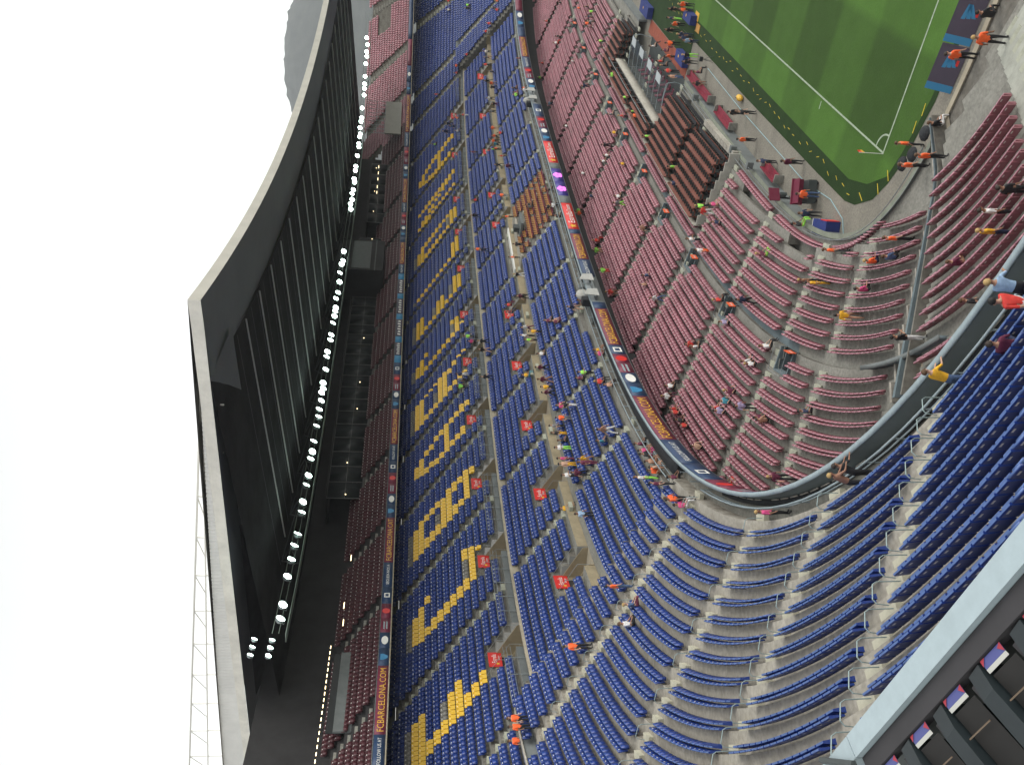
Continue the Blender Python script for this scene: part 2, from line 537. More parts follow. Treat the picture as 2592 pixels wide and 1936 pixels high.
sw = Sweep()
cnt = {}
for blk, d, tr, z, rng in ROWS2:
    idx = cnt.get(blk, 0); cnt[blk] = idx + 1
    lo = z - (0.485 if blk == 'L' else 0.4435 if blk == 'C' else 0.5 if blk == 'M' else 0.545)
    if idx == 0: lo = {'L': 10.7, 'M': 14.6, 'U': 18.75, 'C': 10.7}[blk]
    for a, b in rng:
        for s0, s1 in split(a, b, holes_for(blk, idx)):
            mi = 1
            if idx == 0 and blk == 'M': mi = 2
            if idx == 0 and blk == 'U': mi = 3
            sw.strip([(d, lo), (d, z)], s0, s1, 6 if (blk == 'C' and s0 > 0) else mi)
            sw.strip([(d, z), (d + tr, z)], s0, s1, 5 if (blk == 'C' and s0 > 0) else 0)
sw.strip([(0.1, 10.7), (2.6, 10.7)], -SPL, SPL, 0); sw.strip([(0.1, 10.7), (1.35, 10.7)], SPL, S_S, 0); sw.strip([(0.1, 10.7), (1.35, 10.7)], S_N, -SPL, 0)             # gangway behind the front parapet
sw.strip([(8.55, 14.6), (10.4, 14.6)], -MAIN, MAIN, 0)        # middle gangway
sw.strip([(16.49, 18.75), (17.6, 18.75)], -MAIN, MAIN, 4)     # upper gangway, cream paint
sw.strip([(33.24, 28.5), (33.24, 29.1)], -MAIN, MAIN, 3)
sw.strip([(16.75, 19.96), (17.1, 19.96)], SPL, S_S, 0)
sw.strip([(8.552, 14.0), (8.552, 14.6)], -MAIN, MAIN, 1)
sw.strip([(16.491, 18.3), (16.491, 18.75)], -MAIN, MAIN, 1)
def _zrow(d, blks):
    c = [z for b_, d0, tr, z, r_ in ROWS2 if b_ in blks and d0 <= d < d0 + tr]
    return c[0] if c else None
# side faces where the main blocks butt against the corner blocks
mid_tier = sw.build('middle_tier_terrace', [M['concrete'], M['riser'], M['beige'], M['grey_wall'], M['cream'], M['curve_concrete'], mat('stained lit tone riser', (0.34, 0.315, 0.27), 0.92, 0.0, 1.2, col2=(0.17, 0.15, 0.12), fine=3.0)])  # last two: curve tread and riser, sky light put into their colour
tag(mid_tier, kind='structure')

def z1e(e):
    return max(0.9, 5.6 - 0.29 * e)
def z1g(e):
    return max(0.9, 5.6 - 0.235 * e)
GOAL_S = 76.4
ROWS1 = []
for k in range(0, 32):
    e0 = -4.6 + 0.8 * k                                        # outer edge; the tread reaches to e0 + 0.8
    ok = _W - 0.95 > e0 + 0.8
    ok &= (_ss > S_N) & (_ss < S_S)
    rng = []
    i = 0
    while i < len(_ss):
        if ok[i]:
            j = i
            while j + 1 < len(_ss) and ok[j + 1]: j += 1
            if _ss[j] - _ss[i] > 2: rng.append((float(_ss[i]), float(_ss[j])))
            i = j + 1
        else:
            i += 1
    lowr = [(a, min(b, GOAL_S)) for a, b in rng if a < GOAL_S]
    gor = [(max(a, GOAL_S), b) for a, b in rng if b > GOAL_S]
    ROWS1.append((k, e0, z1e(e0 + 0.8), lowr))
    if gor: ROWS1.append((k, e0, z1g(e0 + 0.8), gor))
RAMP = (74.9, 77.9)
V1_HOLES = [(v - 0.9, v + 0.9) for v in VOM_1]
sw = Sweep()
for k, e0, z, rng in ROWS1:
    h = [RAMP] if k > 3 else []
    if k in (12, 13): h += V1_HOLES
    if k >= 19: h.append((-11.0, 13.3))
    lo = (z1g if rng and rng[0][0] >= GOAL_S else z1e)(e0 + 1.6)
    for a, b in rng:
        for se in (a, b):                                       # close the open end of a row
            q0, q1 = C(se, -e0 - 0.8), C(se, -e0)
            sw.V.append(np.array([(q0[0], q0[1], 0.5), (q1[0], q1[1], 0.5), (q1[0], q1[1], z), (q0[0], q0[1], z)]))
            sw.Q.append(np.array([[0, 1, 2, 3]]) + sw.n); sw.I.append(np.array([1])); sw.n += 4
        for s0, s1 in split(a, b, h):
            sw.strip([(-e0 - 0.8, lo - 0.02), (-e0 - 0.8, z)], s0, s1, 1)
            sw.strip([(-e0 - 0.8, z), (-e0, z)], s0, s1, 0)
            if k == 14 and s0 < 60: sw.strip([(-e0 - 0.78, z + 0.004), (-e0 - 0.02, z + 0.004)], s0, min(s1, 60.0), 2)
# front floor between the lowest rows and the pitchside wall
sfl = np.arange(S_N, S_S, 1.0)
for s0 in sfl:
    if RAMP[0] - 0.9 < s0 < RAMP[1] + 0.1 or -11.5 < s0 < 12.6: continue
    wv = [float(WI(s0)), float(WI(s0 + 1.0))]
    kk = [max([e0 + 0.8 for (k, e0, z, rng) in ROWS1 if any(a <= s <= b for a, b in rng)] or [0]) for s in (s0 + 0.01, s0 + 0.99)]
    zz = min(z1e(kk[0]), z1e(kk[1]))
    V = []
    for s, w_, k_ in ((s0, wv[0], kk[0]), (s0 + 1, wv[1], kk[1])):
        a = C(s, -w_); b = C(s, -min(kk) + 2.6)
        V += [(a[0], a[1], 0.88), (b[0], b[1], 0.88)]
    sw.V.append(np.array(V)); sw.Q.append(np.array([[0, 1, 3, 2]]) + sw.n); sw.I.append(np.array([1 if s0 > 77 else 0])); sw.n += 4
low_tier = sw.build('lower_tier_terrace', [M['concrete'], M['riser'], M['slate']])
tag(low_tier, kind='structure')

# back wall of the lower tier and the soffit over it
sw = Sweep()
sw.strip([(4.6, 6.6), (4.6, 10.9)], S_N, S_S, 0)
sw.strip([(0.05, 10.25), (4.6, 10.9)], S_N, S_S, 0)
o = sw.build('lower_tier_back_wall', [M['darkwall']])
tag(o, 'dark wall and soffit behind the last maroon rows', 'wall')

for sg in (-1, 1):
    mb = MB()
    for d in np.arange(0.2, 17.0, 0.2):
        zm = _zrow(d, 'LM'); zc = _zrow(d, 'C')
        if zm is None: zm = 10.7 if d < 2.6 else 14.6 if d < 10.5 else 18.75
        if zc is None: zc = 10.7 if d < 1.4 else 19.96
        lo, hi = min(zm, zc), max(zm, zc)
        mb.box(-0.03, 0.03, d - 0.1, d + 0.1, lo - 0.3, hi + 0.01, T=frame(sg * SPL, 0, 0))
    mb.build('block_end', [M['riser']], mid_tier)

# front parapet of the middle tier
sw = Sweep()
sw.bar(0.0, 0.16, 10.2, 11.52, S_N, S_S, 0)
par = sw.build('parapet', [M['steel']])
tag(par, 'long curved grey metal parapet along the front of the blue middle tier', 'parapet')
sw = Sweep(); sw.bar(-0.03, 0.2, 11.523, 11.60, S_N, S_S, 0)
sw.build('cap_rail', [M['rail_blue']], par)
sw = Sweep(); sw.bar(0.32, 1.55, 11.02, 11.12, -SPL, SPL, 0)
sw.build('safety_net', [M['black']], par)
sw = Sweep(); sw.strip([(0.17, 11.52), (0.30, 10.72)], 64.0, S_S, 0)
sw.build('inner_cladding', [mat('grey green cladding', (0.15, 0.18, 0.18), 0.6, 0.12, 1.0)], par)
sw = Sweep(); sw.bar(0.32, 0.62, 10.75, 10.82, 68.5, S_S, 0)
sw.build('safety_net', [M['black']], par)
sw = Sweep()
for a in range(69, 116):
    if rnd.random() < 0.86:
        sw.bar(0.31, 0.37, 10.83, 10.88, a + 0.1, a + 0.86, 0, 0.8)
sw.build('light_strip_cover', [M['concrete_light']], par)['kind'] = 'stuff'
sw = Sweep(); sw.bar(0.70, 0.78, 11.30, 11.36, 66.5, S_S, 0); sw.bar(0.71, 0.77, 11.02, 11.06, 66.5, S_S, 0)
sw.build('guard_rail', [M['rail_blue']], par)
sw = Sweep(); sw.bar(1.72, 1.78, 11.52, 11.57, -SPL, SPL, 0); sw.bar(1.73, 1.77, 11.1, 11.14, -SPL, SPL, 0)
sw.build('guard_rail', [M['rail_blue']], par)
mb = MB()
for a in np.arange(-SPL, S_S, 2.0):
    T = frame(a, 1.76 if a < SPL else 0.74, 10.7)
    mb.box(-0.025, 0.025, -0.025, 0.025, 0, 0.83 if a < SPL else 0.62, T=T)
o = mb.build('guard_post', [M['rail_blue']], par)
o['kind'] = 'stuff'

sw = Sweep(); sw.bar(16.5, 16.72, 18.4, 19.42, -MAIN, MAIN, 0)
o = sw.build('gangway_kerb', [M['cream']]); tag(o, 'long cream kerb wall along the upper gangway below the grey wall', 'wall')
# upper gangway rail (thin fence over the grey wall in front of the lettered block)
sw = Sweep()
for a, b in split(-MAIN, MAIN, [(v - 1.25, v + 1.25) for v in VOM_U]):
    for zz in (20.2, 20.5, 20.75):
        sw.bar(17.50, 17.54, zz, zz + 0.035, a, b, 0)
gr = sw.build('guard_fence', [M['steel']])
tag(gr, 'thin steel fence above the grey wall in front of the yellow letters', 'fence')
mb = MB()
for a in np.arange(-58, 60, 1.5):
    if min(abs(a - v) for v in VOM_U) > 1.25:
        mb.box(-0.02, 0.02, -0.02, 0.02, 0, 2.05, T=frame(a, 17.47, 18.75))
o = mb.build('fence_post', [M['steel']], gr); o['kind'] = 'stuff'

# pale wall that carries the front of the upper block on round the curve, and the gangway ends
sw = Sweep(); sw.bar(17.05, 17.3, 18.6, 20.75, MAIN + 1.0, 84.0); sw.bar(17.05, 17.3, 18.6, 20.75, -92, -MAIN - 1.0)
o = sw.build('retaining_wall', [M['grey_wall']])
tag(o, 'grey wall carrying the upper blue block round the curve', 'wall')
sw = Sweep(); sw.bar(16.98, 17.36, 20.753, 20.83, MAIN + 1.0, 84.0); sw.build('coping', [M['concrete_light']], o)
MB().box(-0.5, 0.5, 16.5, 17.5, 18.5, 20.6, T=frame(MAIN + 1.6, 0, 0)).build('end_pillar', [M['riser']], o)
MB().box(-0.1, 0.1, 8.55, 10.45, 14.2, 15.6, T=frame(MAIN - 0.1, 0, 0)).build('gangway_end', [M['beige']], mid_tier)
MB().box(-0.1, 0.1, 8.55, 10.45, 14.2, 15.6, T=frame(-MAIN + 0.1, 0, 0)).build('gangway_end', [M['beige']], mid_tier)

# ------------------------------------------------------------------ aisle steps
def steps(name, parent, data, wid):
    """data: list of (s, d_front, z_top, riser); the 300 nearest as objects, the rest joined"""
    pts = np.array([list(P3(s, d, z)) for s, d, z, r_ in data])
    x, y, dist = project(pts)
    inside = (x > -0.03) & (x < 1.03) & (y > -0.03) & (y < 1.03)
    order = np.argsort(np.where(inside, dist, 1e6))
    mb = MB().box(-wid / 2, wid / 2, -0.40, 0.0, 0, 0.25)
    proto = None
    rest = MB()
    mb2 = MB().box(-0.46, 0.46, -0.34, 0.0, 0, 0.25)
    proto2 = None
    for n, i in enumerate(order):
        s, d, z, r_ = data[i]
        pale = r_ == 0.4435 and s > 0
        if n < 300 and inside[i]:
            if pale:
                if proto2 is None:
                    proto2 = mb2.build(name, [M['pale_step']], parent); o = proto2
                else:
                    o = link(name, proto2.data, parent)
            elif proto is None:
                proto = mb.build(name, [M['step']], parent); o = proto
            else:
                o = link(name, proto.data, parent)
            o.matrix_local = frame(s, d, z - r_)
            o.scale.z = r_ * 0.58 / 0.25
        elif inside[i] or rnd.random() < 0.5:
            rest.box(-wid / 2, wid / 2, -0.40, 0.0, 0, r_ / 2, T=frame(s, d, z - r_))
    o = rest.build(name, [M['step']], parent)
    o['kind'] = 'stuff'
data = []
cnt = {}
for blk, d, tr, z, rng in ROWS2:
    idx = cnt.get(blk, 0); cnt[blk] = idx + 1
    r_ = {'L': 0.485, 'C': 0.4435, 'M': 0.5, 'U': 0.545}[blk]
    if idx == 0 and blk == 'U': continue
    for s in AISLE2:
        if blk in 'MU' and idx < 3 and min(abs(s - v) for v in (VOM_M if blk == 'M' else VOM_U)) < 1.5: continue
        if any(a < s < b for a, b in rng):
            data.append((s, d, z, r_))
steps('step', mid_tier, data, 0.8)
data = []
for k, e0, z, rng in ROWS1:
    for s in AISLE1:
        if any(a < s < b for a, b in rng) and z > 0.95 and k != 13:
            data.append((s, -e0 - 0.8, z, 0.232 if s < GOAL_S else 0.188))
steps('step', low_tier, data, 0.85)

mb = MB()
for k, e0, z, rng in ROWS1:
    if any(a < 91.6 < b for a, b in rng):
        if z < 0.95: continue
        mb.box(-1.25, 1.25, 0.0, 0.8, 0.004, 0.02, T=frame(91.6, -e0 - 0.8, z)); mb.box(-1.25, 1.25, -0.36, 0, -0.23, -0.115, T=frame(91.6, -e0 - 0.8, z))
o = mb.build('wide_stair', [mat('chalky stair paint', (0.38, 0.39, 0.34), 0.85, 0.2, 1.5)], low_tier); o['kind'] = 'stuff'

# ------------------------------------------------------------------ seats
def seat_geo():
    """one plastic seat: front faces -y. returns backrest and pan vertex/quads"""
    def prism(prof, x0, x1):
        n = len(prof)
        v = [(x0, y, z) for y, z in prof] + [(x1, y, z) for y, z in prof]
        f = [(i, (i + 1) % n, n + (i + 1) % n, n + i) for i in range(n)]
        if n == 4:
            f += [(3, 2, 1, 0), (4, 5, 6, 7)]
        else:      # six-point profile: two quads per end
            f += [(5, 2, 1, 0), (5, 4, 3, 2), (6, 7, 8, 11), (8, 9, 10, 11)]
        return v, f
    back = prism([(0.16, 0.38), (0.20, 0.80), (0.21, 0.84), (0.265, 0.84), (0.28, 0.80), (0.22, 0.36)], -0.23, 0.23)
    pan = prism([(-0.03, 0.30), (0.03, 0.67), (0.09, 0.67), (0.13, 0.30)], -0.218, 0.218)
    tagq = ([(-0.06, 0.191, 0.72), (0.06, 0.191, 0.72), (0.06, 0.196, 0.77), (-0.06, 0.196, 0.77)], [(0, 1, 2, 3)])
    tagb = ([(-0.07, 0.275, 0.71), (-0.07, 0.284, 0.775), (0.07, 0.284, 0.775), (0.07, 0.275, 0.71)], [(0, 1, 2, 3)])
    return back, pan, tagq, tagb
S_BACK, S_PAN, S_TAG, S_TAGB = seat_geo()
_sv, _sq, _smi = [], [], []
for (v, f), mi in ((S_BACK, 0), (S_PAN, 0), (S_TAG, 1), (S_TAGB, 1)):
    b = len(_sv)
    _sv += v; _sq += [tuple(i + b for i in q) for q in f]
    _smi += [2 if (mi == 0 and k == (2 if v is S_BACK[0] else 1)) else mi for k in range(len(f))]     # facet 2 of the back and facet 1 of the pan are upper edges with a painted sky highlight
SEATV, SEATQ, SEATMI = np.array(_sv), np.array(_sq), np.array(_smi)

def row_seats(d, s0, s1, sp=0.52):
    """evenly spaced seat centres along the offset curve"""
    s = np.linspace(s0, s1, max(8, int((s1 - s0) * 3)))
    P = C(s, 0.0) + NRM(s) * d
    L = np.r_[0, np.cumsum(np.linalg.norm(np.diff(P, axis=0), axis=1))]
    n = int((L[-1] - 0.1) / sp)
    if n < 1: return np.zeros(0)
    t = (L[-1] - n * sp) / 2 + (np.arange(n) + 0.5) * sp
    return np.interp(t, L, s)

EDGE = {'blue plastic seat': (0.085, 0.15, 0.36), 'faded maroon plastic seat': (0.44, 0.22, 0.27), 'yellow plastic seat': (0.80, 0.56, 0.10), 'grey plastic seat': (0.30, 0.29, 0.26), 'deep garnet plastic seat': (0.09, 0.02, 0.03)}  # edge colours lighter than the seats: the sky highlight is painted in
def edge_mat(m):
    return mat('painted highlight on ' + m.name, EDGE[m.name], 0.5, 0.2, 2.0)

def join_seats(name, arr, m, parent=None):
    """arr: rows of (x, y, z, angle) -> one mesh"""
    arr = np.asarray(arr)
    n, k = len(arr), len(SEATV)
    c, s = np.cos(arr[:, 3]), np.sin(arr[:, 3])
    V = np.zeros((n, k, 3))
    V[:, :, 0] = arr[:, 0:1] + c[:, None] * SEATV[:, 0] - s[:, None] * SEATV[:, 1]
    V[:, :, 1] = arr[:, 1:2] + s[:, None] * SEATV[:, 0] + c[:, None] * SEATV[:, 1]
    V[:, :, 2] = arr[:, 2:3] + SEATV[:, 2]
    Q = (SEATQ[None] + (np.arange(n) * k)[:, None, None]).reshape(-1, 4)
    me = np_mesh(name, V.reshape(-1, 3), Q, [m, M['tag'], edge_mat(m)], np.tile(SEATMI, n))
    o = link(name, me, parent)
    return o

LETTERS = {
 'F': ['#######.', '#######.', '##......', '##......', '##......', '#####...', '#####...', '##......', '##......', '##......', '##......'],
 'C': ['.#####..', '#######.', '##....##', '##......', '##......', '##......', '##......', '##......', '##....##', '#######.', '.#####..'],
 'B': ['#######.', '########', '##....##', '##....##', '##....##', '#######.', '########', '##....##', '##....##', '########', '#######.'],
 'A': ['...###...', '..#####..', '.##...##.', '.##...##.', '##.....##', '##.....##', '#########', '##.....##', '##.....##', '##.....##', '##.....##'],
 'R': ['#########', '##########', '##......##', '##......##', '##......##', '#########.', '#########.', '##....##..', '##.....##.', '##......##', '##......##'],
 'E': ['########', '########', '##......', '##......', '##......', '######..', '######..', '##......', '##......', '########', '########'],
 'L': ['##......', '##......', '##......', '##......', '##......', '##......', '##......', '##......', '##......', '########', '########'],
 'O': ['.######.', '########', '##....##', '##....##', '##....##', '##....##', '##....##', '##....##', '##....##', '########', '.######.'],
 'N': ['##.....##', '###....##', '####...##', '##.##..##', '##.##..##', '##..##.##', '##..##.##', '##...####', '##....###', '##....###', '##.....##'],
}
WORD = 'FCBARCELONA'
def letter_colour(j, s):
    """yellow, grey or None for the seat in upper row j at s"""
    r_ = 12 - j
    for i, ch in enumerate(WORD):
        left = 56.4 - 10.12 * i
        gl = LETTERS[ch]
        c = int(math.floor((left - s) / 0.55))
        if 0 <= c < len(gl[0]):
            if 0 <= r_ <= 10 and gl[r_][c] == '#': return 'y'
            if r_ == -1 and gl[0][c] == '#' and ch != 'A' and ch != 'N': return 'g'
            if r_ == 4 and ch in 'FBER' and 2 <= c <= 4: return 'g'
            if r_ == 8 and ch in 'CEO' and 2 <= c <= 5: return 'g'
    return None

BLUE, YEL, GRY, MAR = [], [], [], []
PRESS = (-6.6, 6.9)
cnt = {}
for blk, d, tr, z, rng in ROWS2:
    idx = cnt.get(blk, 0); cnt[blk] = idx + 1
    holes = [(a - (0.6 if a > SPL else 0.42), a + (0.6 if a > SPL else 0.42)) for a in AISLE2]
    holes += [(a - 0.25, b + 0.25) for a, b in holes_for(blk, idx)]
    if blk == 'L': holes += [(PRESS[0] - 0.3, PRESS[1] + 0.3), (27.5, 32.8) if idx < 1 else (0, 0), (-28.4, -23) if idx < 1 else (0, 0)]
    if blk == 'M' and idx < 1: holes.append((-5.3, 7.2))
    sd = d + (0.5 if blk in 'LM' else 0.45)
    for a, b in rng:
        for s0, s1 in split(a, b, holes):
            if s1 - s0 < 0.8: continue
            for s in row_seats(sd, s0, s1):
                p = C(s, sd)
                rec = (p[0], p[1], z, ang_out(s), s, len(ROWS2) and {'L': idx, 'C': idx, 'M': 20 + idx, 'U': 40 + idx}[blk])
                k = letter_colour(idx, s) if blk == 'U' else None
                (YEL if k == 'y' else GRY if k == 'g' else BLUE).append(rec)
for k, e0, z, rng in ROWS1:
    if k == 14 or z < 0.95 or (rng and rng[0][0] >= GOAL_S and e0 > 16.1): continue
    holes = [(a - (1.4 if a == 91.6 else 0.5), a + (1.4 if a == 91.6 else 0.5)) for a in AISLE1] + [(RAMP[0] - 0.6, RAMP[1] + 0.5)]
    if k in (12, 13): holes += [(a - 0.3, b + 0.3) for a, b in V1_HOLES]
    if k >= 17: holes.append((-16, 34.2))
    sd = -e0 - 0.30
    for a, b in rng:
        for s0, s1 in split(a, b, holes):
            if s1 - s0 < 0.8: continue
            for s in row_seats(sd, s0, s1):
                p = C(s, sd)
                MAR.append((p[0], p[1], z, ang_out(s), s, k))
# an extra front row that follows the pitchside wall into the corner
for a, b in ((36.0, 44.8), (46.4, 56.6), (58.2, 66.0)):
    for s in np.arange(a, b, 0.53):
        p = C(s, -float(WI(s)) + 0.75)
        MAR.append((p[0], p[1], 0.88, ang_out(s), s, 99))

def seat_parts(m):
    me = []
    for (v, f), nm in ((S_BACK, 'backrest'), (S_PAN, 'seat_pan')):
        x = bpy.data.meshes.new(nm)
        if nm == 'backrest':
            vv = list(v) + S_TAG[0] + S_TAGB[0]
            ff = list(f) + [tuple(i + len(v) for i in S_TAG[1][0]), tuple(i + len(v) + 4 for i in S_TAGB[1][0])]
        else:
            vv, ff = v, f
        x.from_pydata(vv, [], ff)
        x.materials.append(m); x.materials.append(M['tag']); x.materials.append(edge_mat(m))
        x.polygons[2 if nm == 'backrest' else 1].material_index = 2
        if nm == 'backrest':
            for q in list(x.polygons)[-2:]: q.material_index = 1
        x.update()
        me.append(x)
    return me

def place_seats(recs, m, singles, lab_fn, stuff_label, name):
    pts = np.array([r[:3] for r in recs])
    x, y, dist = project(pts + [0, 0, 0.5])
    inside = (x > 0.0) & (x < 1.0) & (y > 0.0) & (y < 1.0)
    if hasattr(place_seats, 'vis'):
        inside &= place_seats.vis(x, y)
    order = np.argsort(np.where(inside, dist, 1e6))
    pick = [i for i in order[:singles] if inside[i]]
    parts = seat_parts(m)
    for i in pick:
        r_ = recs[i]
        e = empty(name, r_[:3], r_[3])
        for me in parts:
            link(me.name, me, e)
        lb = lab_fn(r_)
        tag(e, lb, 'seat', 'row of ' + lb)
    ps = set(pick)
    rest = [recs[i][:4] for i in range(len(recs)) if i not in ps]
    o = join_seats('stadium_seats', rest, m)
    tag(o, stuff_label, 'seats', kind='stuff')

ORD = ['first', 'second', 'third', 'fourth', 'fifth', 'sixth', 'seventh', 'eighth', 'ninth', 'tenth', 'eleventh', 'twelfth', 'thirteenth', 'fourteenth',
       'fifteenth', 'sixteenth', 'seventeenth', 'eighteenth', 'nineteenth', 'twentieth']
def nth(k): return ORD[k] if k < 20 else 'high'
# the near parapet hides what lies to its lower right in the picture
place_seats.vis = lambda x, y: ((x * 2592 - 2081) * (1357 - 1936) - (y * 1936 - 1936) * (2552.6 - 2081)) > 0
def aisle_words(s, al):
    k = int(np.searchsorted(al, s))
    return k
def blue_lab(r_):
    k = aisle_words(r_[4], AISLE2)
    blockname = {20: 'past the first hoop rails', 21: 'between the last two hoop rails', 22: 'past the last hoop rails', 23: 'beside the pale capping', 24: 'under the capping'}.get(k, 'by the curve')
    return 'blue plastic seat, %s row up from the parapet, %s' % (nth(r_[5]), blockname)
place_seats(BLUE, M['blue'], 300, blue_lab, 'rows of blue plastic seats filling the middle tier', 'blue_stadium_seat')
place_seats.vis = lambda x, y: x > 0
def mar_lab(r_):
    if r_[5] == 99:
        return 'maroon plastic seat in the front row that follows the pitchside wall'
    side = 'behind the goal line, beyond the ramp' if r_[4] > 76 else 'in the corner before the ramp' if r_[4] > 65 else 'beside the corner of the pitch'
    return 'maroon plastic seat %s, %s row down from the parapet' % (side, nth(max(0, r_[5] - 5)))
place_seats(MAR, M['maroon'], 300, mar_lab, 'rows of faded maroon plastic seats filling the lower tier', 'maroon_stadium_seat')
def yel_lab(r_):
    i = min(10, max(0, int((57.5 - r_[4]) / 10.12)))
    names = ['first F', 'first C', 'B', 'first A', 'R', 'second C', 'E', 'L', 'O', 'N', 'last A']
    return 'yellow plastic seat of the letter %s, %s row up in the lettered block' % (names[i], nth(r_[5] - 40))
place_seats(YEL, M['yellow'], 300, yel_lab, 'yellow plastic seats spelling the farther letters in the blue block', 'yellow_stadium_seat')
o = join_seats('stadium_seats', [r_[:4] for r_ in GRY], M['greyseat'])
tag(o, 'grey plastic seats shading the yellow letters', 'seats', kind='stuff')

# ------------------------------------------------------------------ lettering
_fc = {}
def text_mesh(body, size=1.0):
    key = (body, size)
    if key in _fc: return _fc[key]
    cu = bpy.data.curves.new('lettering', 'FONT')
    cu.body = body; cu.size = size; cu.resolution_u = 2
    ob = bpy.data.objects.new('lettering', cu)
    COL.objects.link(ob)
    dg = bpy.context.evaluated_depsgraph_get()
    me = bpy.data.meshes.new_from_object(ob.evaluated_get(dg))
    V = np.array([v.co[:] for v in me.vertices]); F = [list(p.vertices) for p in me.polygons]
    bpy.data.objects.remove(ob); bpy.data.curves.remove(cu); bpy.data.meshes.remove(me)
    _fc[key] = (V, F)
    return V, F
def curved_text(name, body, s_left, width, z0, height, d, m, parent):
    """text bent along the plan curve, read from the pitch (left end at the larger s)"""
    V, F = text_mesh(body)
    x0, x1 = V[:, 0].min(), V[:, 0].max(); y0, y1 = V[:, 1].min(), V[:, 1].max()
    s = s_left - (V[:, 0] - x0) / (x1 - x0) * width
    z = z0 + (V[:, 1] - y0) / (y1 - y0) * height
    P = C(s, d)
    me = bpy.data.meshes.new(name)
    me.from_pydata([(float(a[0]), float(a[1]), float(b)) for a, b in zip(P, z)], [], F)
    me.materials.append(m); me.update()
    return link(name, me, parent)
def flat_text(name, body, T, width, height, m, parent):
    """text on the local xz plane of T, facing local -y, left end at -x, lower left at the origin"""
    V, F = text_mesh(body)
    x0, x1 = V[:, 0].min(), V[:, 0].max(); y0, y1 = V[:, 1].min(), V[:, 1].max()
    vs = [T @ Vector(((v[0] - x0) / (x1 - x0) * width, 0, (v[1] - y0) / (y1 - y0) * height)) for v in V]
    me = bpy.data.meshes.new(name)
    me.from_pydata([tuple(v) for v in vs], [], F)
    me.materials.append(m); me.update()
    return link(name, me, parent)

TXT = dict(gold=M['gold'], white=M['white'])

